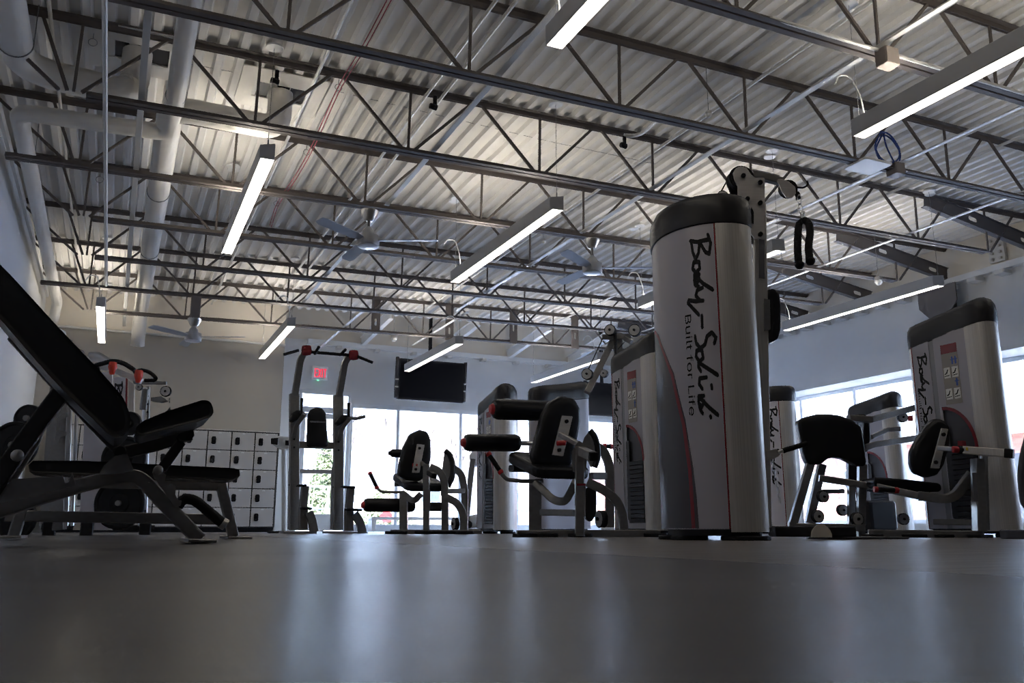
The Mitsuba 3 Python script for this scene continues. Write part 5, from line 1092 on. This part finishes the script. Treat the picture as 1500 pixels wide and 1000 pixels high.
fan(f3[0], f3[1], f3[2], 0.24, -0.40, 'far ceiling fan above the lockers')
put('mount', rbox(f3[0] - 0.06, f3[0] + 0.06, f3[1] - 0.05, f3[1] + 0.05, f3[2] + 0.0, f3[2] + 0.30, 0.01), 'box_steel', 'ceiling_fan_002')

# ================================================================ small things under the roof
def torus_at(p, r, w, x, y):
    t_ = trimesh.creation.torus(r, w, 26, 6); t_.apply_transform(basis(x, y)); t_.apply_translation(p); return t_
# red alarm wire through rings
rp = [(1.365, 4.900, 3.482), (1.324, 5.400, 3.379), (1.329, 6.100, 3.459), (1.377, 7.400, 3.467), (1.357, 8.100, 3.439), (1.303, 8.750, 3.419), (1.342, 9.400, 3.382)]
single('alarm_wire', cat_mesh([tube(bend(rp, 0.3, 5), 0.004, 6), tube(bend([(p[0] + 0.02, p[1], p[2] - 0.015) for p in rp], 0.3, 5), 0.004, 6)]), 'red_wire', 'red twisted wire running under the deck at the left', 'wire', smooth=50)
for p, l in (((-0.405, 6.150, 3.394), 'by the drain opening'), ((1.343, 6.180, 3.467), 'on the second joist, holding the red wire'), ((1.360, 7.500, 3.472), 'on the third joist, holding the red wire'), ((1.319, 8.850, 3.442), 'on the fourth joist below the first pendant'), ((-0.326, 7.500, 2.900), 'on the third joist near the left wall')):
    single('wire_ring', cat_mesh([torus_at(p, 0.028, 0.003, (1, 0, 0.1), (0, 0, 1)), tube([(p[0], p[1], p[2] + 0.028), (p[0], p[1], p[2] + 0.07)], 0.003, 6)]), 'wire', 'small wire ring ' + l, 'ring', smooth=50)
# a taut wire that crosses the bay
single('stay_wire', tube([(-0.526, 6.500, 3.614), (0.213, 6.550, 3.600), (1.459, 6.600, 3.660), (3.480, 6.750, 3.688), (4.764, 6.800, 3.710)], 0.0025, 5), 'wire', 'thin taut wire crossing below the deck', 'wire')
# black swivel heads on the top chords
for p, l in (((2.121, 6.100, 3.441), 'above the middle pendant'), ((3.978, 6.150, 3.487), 'at the bent conduit'), ((0.860, 6.150, 3.397), 'above the first pendant')):
    h = thing('spot_head', 'small black swivel head ' + l, 'spotlight')
    put('stem', bar([(p[0], p[1], p[2] + 0.085), (p[0], p[1], p[2])], 0.02, 0.03, 0.004, up=XA), 'ink', h)
    put('head', cyl((p[0] - 0.045, p[1], p[2] - 0.005), (p[0] + 0.02, p[1], p[2] - 0.015), 0.024, 14, 0.005), 'ink', h, 40)
single('conduit', tube(bend([(3.976, 5.600, 3.491), (4.075, 6.000, 3.555), (4.065, 6.120, 3.579), (3.974, 6.150, 3.581)], 0.15, 6), 0.018, 10), 'conduit', 'short pale conduit bending to a black head above the silver tower', 'conduit', smooth=50)
for i, p in enumerate(((3.205, 8.495, 3.668), (5.652, 8.593, 3.739), (5.740, 6.207, 3.741), (0.821, 8.475, 3.599), (4.517, 4.002, 3.706), (8.220, 6.350, 3.813))):
    single('ceiling_disc', cyl((p[0], p[1], zr(p[0]) - 0.03), (p[0], p[1], zr(p[0]) - 0.012), 0.06, 24, 0.004), 'white_plastic', 'small white disc under the deck ' + ['left of the long middle pendant', 'left of the silver tower cap', 'above the rope', 'left of the first pendant', 'near the top right', 'right of the blue cable'][i], 'ceiling disc', smooth=40)
# hanging sprinkler bulbs and brackets
for i, p in enumerate(((4.588, 9.000, 3.532), (7.259, 8.200, 3.019), (4.088, 13.600, 3.178), (8.701, 7.600, 3.154), (4.012, 4.980, 3.247) )):
    q = thing('ceiling_sensor', 'small hanging dome sensor ' + ['between the fans', 'beside the black elbow pad', 'above the dip station', 'on the joist above the right pendant', 'on the joist high above the tower'][i], 'sensor')
    r_ = (0.03, 0.03, 0.05, 0.05, 0.025)[i]
    put('cap', cyl((p[0], p[1], p[2] + r_ * 0.2), (p[0], p[1], p[2] + r_ * 1.2), r_, 16, 0.004), 'nickel', q, 40)
    put('dome', lathe([(0.001, -r_)] + [(r_ * math.cos(a), r_ * math.sin(a)) for a in np.linspace(-1.2, 0.2, 7)], 18, p), 'white_plastic', q, 50)
    put('wire', tube([(p[0], p[1], p[2] + r_), (p[0], p[1], zr(p[0]) - 0.01)], 0.003, 6), 'wire', q)
# blue cable coil and the white panel by it
cb = [(5.901, 4.980, 3.484), (5.800, 4.980, 3.327), (5.860, 4.980, 3.222), (5.973, 4.980, 3.198), (6.098, 4.980, 3.261), (6.121, 4.980, 3.370), (6.033, 4.980, 3.471), (5.970, 4.980, 3.498)]
cm = [tube(bend([V3(*p) + V3(0.02 * j, 0.015 * j, 0.012 * (j % 3)) for p in cb] + [V3(*cb[0]) + V3(0.02 * j, 0.015 * j, 0.01)], 0.08, 5), 0.007, 8) for j in range(5)]
cm.append(tube(bend([(5.959, 5.000, 3.504), (5.975, 5.000, 3.370), (6.052, 5.000, 3.247)], 0.1, 5), 0.007, 8))
single('cable_coil', cat_mesh(cm), 'blue_cable', 'coil of blue cable hanging from the joist at the right', 'cable', smooth=50)
pn = (5.748, 5.020, 3.153)
single('access_panel', rbox(pn[0] - 0.16, pn[0] + 0.16, pn[1] - 0.13, pn[1] + 0.13, pn[2] - 0.012, pn[2] + 0.012, 0.01), 'white_plastic', 'flat white wireless panel under the joist beside the blue cable', 'panel')
jb = (6.089, 5.020, 3.171)
single('junction_box', rbox(jb[0] - 0.06, jb[0] + 0.06, jb[1] - 0.06, jb[1] + 0.06, jb[2] - 0.05, jb[2] + 0.06, 0.01), 'box_steel', 'brown junction box hanging right below the blue cable coil', 'box')
# steel column and bolted plate at the right wall
c0 = (10.240, 7.841, 3.133)
m = thing('steel_column', 'dark steel bracket column at the right wall above the right-hand tower', 'column')
put('flange', bar([(10.22, c0[1], 3.36), (10.22, c0[1], 2.32)], 0.02, 0.34, 0.004, up=(0, 1, 0)), 'joist_dark', m)
put('web', bar([(10.14, c0[1], 3.36), (10.14, c0[1], 2.32)], 0.16, 0.02, 0.004, up=(0, 1, 0)), 'joist_dark', m)
put('front_flange', bar([(10.07, c0[1], 3.33), (10.07, c0[1], 2.32)], 0.02, 0.22, 0.004, up=(0, 1, 0)), 'joist_dark', m)
put('haunch', plate(Polygon([(-0.30, 3.30), (-0.30, 3.05), (-0.11, 2.85), (0.11, 2.85), (0.30, 3.05), (0.30, 3.30)]), (10.055, c0[1], 0), (0, 1, 0), (0, 0, 1), 0.02), 'joist_dark', m)
c1 = (10.300, 7.036, 3.611)
m = thing('bolted_plate', 'grey end plate with two rows of bolts high on the right wall', 'plate')
put('plate', box(10.25, 10.30, c1[1] - 0.11, c1[1] + 0.11, 3.46, 3.80), 'conduit', m)
for i in range(4):
    for s in (-1, 1): put('bolt', disc((10.24, c1[1] + 0.055 * s, 3.50 + 0.085 * i), 0.022, 0.04, (1, 0, 0), 0.005, 8), 'nickel', m)
# hanger posts and braces over the storefront
for i, (px_, a, b) in enumerate(((0, (3.592, 12.900, 3.483), (3.627, 12.900, 3.117)), (1, (4.851, 12.900, 3.433), (4.880, 12.900, 3.122)), (2, (6.025, 12.900, 3.711), (6.051, 12.900, 3.172)), (3, (7.231, 12.900, 3.653), (7.250, 12.900, 3.183)))):
    m = thing('hanger_post', 'flat brown hanger plate under the last joists, %s from the left' % ORD[i], 'plate')
    hp_ = shapely.box(a[0] - 0.07, b[2] - 0.02, a[0] + 0.07, zr(a[0]) - 0.03).difference(LineString([(a[0], (a[2] + b[2]) / 2 - 0.06), (a[0], (a[2] + b[2]) / 2 + 0.02)]).buffer(0.02))
    put('plate', plate(hp_, (0, 12.99, 0), (1, 0, 0), (0, 0, 1), 0.02), 'joist', m)
for i, x in enumerate((4.0, 5.6, 7.0, 8.4, 9.6)):
    m = thing('roof_outrigger', 'sloping outrigger coloured white as if lit, from the deck edge to the white ledge, %s from the left' % ORD[i], 'beam')
    put('web', bar([(x, 13.5, zr(x) - 0.12), (x, 15.38, 3.46)], 0.012, 0.17, 0.003, up=(0, 0, 1)), 'white_trim', m)  # white colour stands for the light on these channels
    for s in (-1, 1): put('flange', bar([(x, 13.5, zr(x) - 0.12 + 0.085 * s), (x, 15.38, 3.46 + 0.085 * s)], 0.08, 0.01, 0.003), 'white_trim', m)


# ================================================================ outside the glass
scene['m_leaf'] = {'type': 'principledthin', 'base_color': rgb((0.20, 0.235, 0.15)), 'roughness': 0.6, 'diff_trans': 0.5}
mat('bark', (0.11, 0.09, 0.08), 0.8)
mat('brick_far', proc(lambda p, n, uv: mix((0.13, 0.05, 0.04), (0.18, 0.075, 0.06), mikit.cell_rand((p.x + p.y) * 4.5, p.z * 13.0))), 0.9)
mat('roof_far', (0.11, 0.10, 0.10), 0.9)
mat('siding', (0.17, 0.16, 0.155), 0.8)
mat('car_paint', (0.03, 0.035, 0.05), 0.2, 0.4, clearcoat=1.0)
mat('car_glass', (0.02, 0.025, 0.03), 0.05)
mat('tyre', (0.02, 0.02, 0.02), 0.8)
mat('rail', (0.55, 0.56, 0.58), 0.5, 0.3)
rng = np.random.default_rng(11)
def house(x0, x1, y0, y1, h, rh, wall, label):
    k = thing('house', label, 'house')
    put('wall', box(x0, x1, y0, y1, -0.07, h), wall, k)
    v = [(x0 - 0.3, y0 - 0.3, h), (x1 + 0.3, y0 - 0.3, h), (x1 + 0.3, y1 + 0.3, h), (x0 - 0.3, y1 + 0.3, h), ((x0 + x1) / 2, y0 - 0.3, h + rh), ((x0 + x1) / 2, y1 + 0.3, h + rh)]
    m = tri(v, [[0, 1, 4], [1, 2, 5], [1, 5, 4], [2, 3, 5], [3, 0, 4], [3, 4, 5], [0, 3, 2], [0, 2, 1]]); put('roof', m, 'roof_far', k)
    for x in np.linspace(x0 + 1.2, x1 - 1.2, max(2, int((x1 - x0) / 2.5))):
        f = put('window', rbox(x - 0.5, x + 0.5, y0 - 0.05, y0 + 0.02, h * 0.42, h * 0.80, 0.02), 'white_trim', k)
        put('pane', box(x - 0.42, x + 0.42, y0 - 0.07, y0 - 0.052, h * 0.45, h * 0.77), 'car_glass', f)
    put('door', rbox((x0 + x1) / 2 - 0.5, (x0 + x1) / 2 + 0.5, y0 - 0.05, y0 + 0.02, 0, 2.05, 0.02), 'white_trim', k)
    return k
house(11.5, 17.5, 36, 44, 2.6, 2.2, 'siding', 'pale gabled house seen through the storefront, left of the middle leg machine')
house(2.0, 9.0, 48, 56, 3.0, 2.0, 'siding', 'pale house far behind the dip station')
house(19, 27, 40, 48, 2.8, 2.2, 'brick_far', 'brick house far behind the slim cable column')
k = thing('brick_building', 'low red-brick building with a shallow gable outside the right window', 'building')
put('wall', box(26, 34, 12, 30, -0.07, 3.0), 'brick_far', k)
put('band', box(25.9, 26.0, 12, 30, 1.5, 1.9), 'white_trim', k)
v = [(25.6, 11.6, 3.0), (34.4, 11.6, 3.0), (34.4, 30.4, 3.0), (25.6, 30.4, 3.0), (25.6, 21, 4.0), (34.4, 21, 4.0)]
put('roof', tri(v, [[0, 1, 5], [0, 5, 4], [1, 2, 5], [2, 3, 4], [2, 4, 5], [3, 0, 4], [0, 3, 2], [0, 2, 1]]), 'roof_far', k)
for y in np.arange(13.5, 29.5, 2.6):
    f = put('window', rbox(25.93, 26.02, y, y + 1.3, 0.9, 2.3, 0.02), 'white_trim', k)
    put('pane', box(25.90, 25.925, y + 0.08, y + 1.22, 0.98, 2.22), 'car_glass', f)
def limb(p, d, L, r, depth, out):
    q = p + d * L; out.append(sweep(np.array([p, (p + q) / 2 + rng.normal(0, 0.03, 3) * L, q]), circ_prof(r, 5)))
    if depth == 0: return
    for _ in range(3 if depth > 1 else 2):
        e = d + rng.normal(0, 0.42, 3) + V3(0, 0, 0.12); e /= np.linalg.norm(e)
        limb(p + d * L * rng.uniform(0.55, 1.0), e, L * rng.uniform(0.6, 0.8), r * 0.6, depth - 1, out)
for i, (x, y, h) in enumerate(((5.2, 21.0, 1.5), (7.4, 24.0, 1.7), (9.6, 26.0, 1.6), (3.6, 26.0, 1.8))):
    out = []; limb(V3(x, y, -0.07), V3(0.03, 0, 1.0), h, 0.09, 5, out)
    single('bare_tree', cat_mesh(out), 'bark', 'bare branching tree outside, ' + ['behind the exit door', 'behind the left leg machine', 'behind the middle window', 'far behind the exit door'][i], 'tree')
def leafy(name, x, y, h, w, n, label, cat):
    k = thing(name, label, cat)
    put('trunk', cyl((x, y, -0.07), (x, y, h * 0.7), 0.07, 8), 'bark', k)
    zz = rng.uniform(0.05, 1.0, n); a = rng.uniform(0, 2 * np.pi, n); rr = w * (1.05 - zz) ** 0.8 * np.sqrt(rng.uniform(0.2, 1, n))
    c = np.c_[x + rr * np.cos(a), y + rr * np.sin(a), zz * h]
    d1 = rng.normal(0, 1, (n, 3)); d1 /= np.linalg.norm(d1, axis=1, keepdims=True); d2 = np.cross(d1, rng.normal(0, 1, (n, 3))); d2 /= np.linalg.norm(d2, axis=1, keepdims=True)
    s = 0.09
    v = np.stack([c - d1 * s, c + d2 * s * 0.5, c + d1 * s, c - d2 * s * 0.5], 1).reshape(-1, 3); b = np.arange(n)[:, None] * 4
    f = np.vstack([b + [0, 1, 2], b + [0, 2, 3]])
    put('foliage', tri(v, f), scene['m_leaf'], k)
leafy('evergreen_tree', 4.75, 21.5, 2.2, 0.55, 4500, 'green evergreen outside the exit door', 'tree')
leafy('hedge_shrub', 8.2, 28.0, 1.3, 1.2, 2500, 'low shrub outside the storefront behind the left leg machine', 'shrub')
m = thing('guard_rail', 'grey outdoor railing outside the storefront', 'railing')
for z in (0.45, 0.9): put('rail', tube([(2.5, 18.0, z), (10.5, 18.0, z)], 0.025, 8), 'rail', m, 50)
for x in np.arange(2.5, 10.6, 1.6): put('post', tube([(x, 18.0, -0.07), (x, 18.0, 0.9)], 0.025, 8), 'rail', m, 50)
pf = (5.811, 19.500, 0.307)
m = thing('street_sign', 'small red sign outside below the left leg machine', 'sign')
oc = Polygon([(0.17 * math.cos(math.pi / 8 + i * math.pi / 4), 0.13 * math.sin(math.pi / 8 + i * math.pi / 4)) for i in range(8)])
put('board', plate(oc, (pf[0], 19.5, pf[2]), (1, 0, 0), (0, 0, 1), 0.01), 'red_plastic', m)
put('post', tube([(pf[0], 19.53, -0.07), (pf[0], 19.53, pf[2] + 0.1)], 0.02, 8), 'rail', m)
def car(cx, cy, ang, label):
    k = thing('car', label, 'car')
    prof = [(-2.1, 0.25), (-2.15, 0.6), (-1.95, 0.82), (-1.1, 0.92), (-0.45, 1.38), (0.75, 1.42), (1.45, 0.98), (2.05, 0.9), (2.15, 0.55), (2.1, 0.25)]
    glass = [(-0.98, 0.93), (-0.42, 1.30), (0.70, 1.34), (1.30, 0.97)]
    R_ = basis((math.cos(ang), math.sin(ang), 0), (-math.sin(ang), math.cos(ang), 0)); R_[:3, 3] = (cx, cy, -0.07)
    def pt(nm, mesh, mm, parent=k, sm=False):
        mesh.apply_transform(R_); return put(nm, mesh, mm, parent, sm)
    q = Polygon(prof).buffer(-0.05).buffer(0.05, quad_segs=4)
    b = plate(q, (0, 0.85, 0), (1, 0, 0), (0, 0, 1), 1.7); pt('body', b, 'car_paint')
    for s in (-1, 1):
        pt('side_window', plate(Polygon(glass).buffer(-0.03), (0, 0.86 if s > 0 else -0.851, 0), (1, 0, 0), (0, 0, 1), 0.008), 'car_glass')
        for x in (-1.35, 1.35): pt('wheel', cyl((x, s * 0.7, 0.33), (x, s * 0.9, 0.33), 0.33, 24, 0.03), 'tyre', k, 40)
    return k
car(15.0, 9.3, 1.35, 'dark parked car outside the right window behind the press machine')
car(14.2, 3.6, 1.5, 'dark parked car outside the right window near the right-hand tower')

# ================================================================ cardio machines by the windows
m = thing('exercise_bike', 'exercise bike with a small console between the cable column and the charted tower', 'exercise bike')
put('console', slab([(4.903, 7.979, 0.885), (4.951, 7.957, 0.907), (5.004, 7.933, 0.885), (5.002, 7.934, 0.804), (4.961, 7.953, 0.767), (4.908, 7.977, 0.790)], 0.06, 0.012), 'aluminium', m, 50)
put('display', slat([(4.874, 7.905, 0.864), (4.947, 7.871, 0.864), (4.946, 7.871, 0.820), (4.879, 7.902, 0.812)], 0.01), 'screen', m)
put('handlebar', tube([(4.765, 7.933, 0.920), (4.911, 7.976, 0.922), (5.019, 7.926, 0.933)], 0.022, 12, 0.05), 'rubber', m, 50)
for a, b_ in (((4.745, 7.942, 0.920), (4.778, 7.927, 0.920)), ((4.838, 7.954, 0.921), (4.875, 7.959, 0.922))): put('grip_ring', cyl(a, b_, 0.026, 14, 0.003), 'red_plastic', m, 40)
put('stem', bar([(4.961, 7.953, 0.775), (4.940, 8.072, 0.502), (4.890, 8.095, 0.082)], 0.09, 0.09, 0.01, up=DEP), 'aluminium', m)
put('saddle', slab([(5.036, 8.248, 0.730), (5.168, 8.187, 0.737), (5.173, 8.185, 0.677), (5.035, 8.249, 0.662)], 0.2, 0.02), 'vinyl', m, 50)
put('brace', bar([(4.880, 7.990, 0.454), (4.983, 7.942, 0.585)], 0.05, 0.05, 0.006, up=DEP), 'aluminium', m)
put('base', bar([(4.809, 8.133, 0.038), (5.036, 8.028, 0.038)], 0.12, 0.06, 0.01), 'aluminium', m)
m = thing('elliptical_trainer', 'grey elliptical trainer half hidden left of the steep-capped tower', 'exercise machine')
put('mast', bar([(4.161, 10.195, 0.923), (4.140, 10.205, 0.724), (4.090, 10.228, 0.153)], 0.07, 0.07, 0.01, up=DEP), 'frame', m)
put('hood', slab([(4.114, 10.217, 0.958), (4.153, 10.199, 1.027), (4.216, 10.169, 1.054), (4.218, 10.169, 0.845), (4.139, 10.205, 0.819)], 0.25, 0.03), 'aluminium', m, 50)
put('flywheel_cover', slab([(4.083, 10.231, 0.127), (4.129, 10.210, 0.212), (4.222, 10.166, 0.237), (4.239, 10.159, 0.068), (4.099, 10.224, 0.052)], 0.3, 0.03), 'aluminium', m, 50)
put('wheel', disc((4.077, 10.124, 0.102), 0.05, 0.04, DEP), 'ink', m)
put('base', bar([(4.037, 10.252, 0.026), (4.255, 10.151, 0.026)], 0.35, 0.05, 0.01), 'frame', m)
m = thing('exercise_bike', 'dark bike frame cut by the right edge of the picture', 'exercise bike')
put('frame_tube', tube([(4.909, 3.240, 0.760), (4.851, 3.266, 0.611), (4.803, 3.289, 0.480), (4.773, 3.303, 0.342), (4.773, 3.302, 0.194), (4.812, 3.285, 0.156)], 0.02, 12, 0.1), 'shroud_dark', m, 50)
put('cross_tube', tube([(4.800, 3.290, 0.421), (4.903, 3.242, 0.381)], 0.02, 12), 'shroud_dark', m, 50)
put('post', tube([(4.910, 3.239, 0.740), (4.826, 3.278, 0.033)], 0.03, 12), 'shroud_dark', m, 50)
pq = V3(*(4.843, 3.270, 0.033)); put('base', rbox(pq[0] - 0.25, pq[0] + 0.5, pq[1] - 0.08, pq[1] + 0.08, 0, 0.05, 0.01), 'shroud_dark', m)
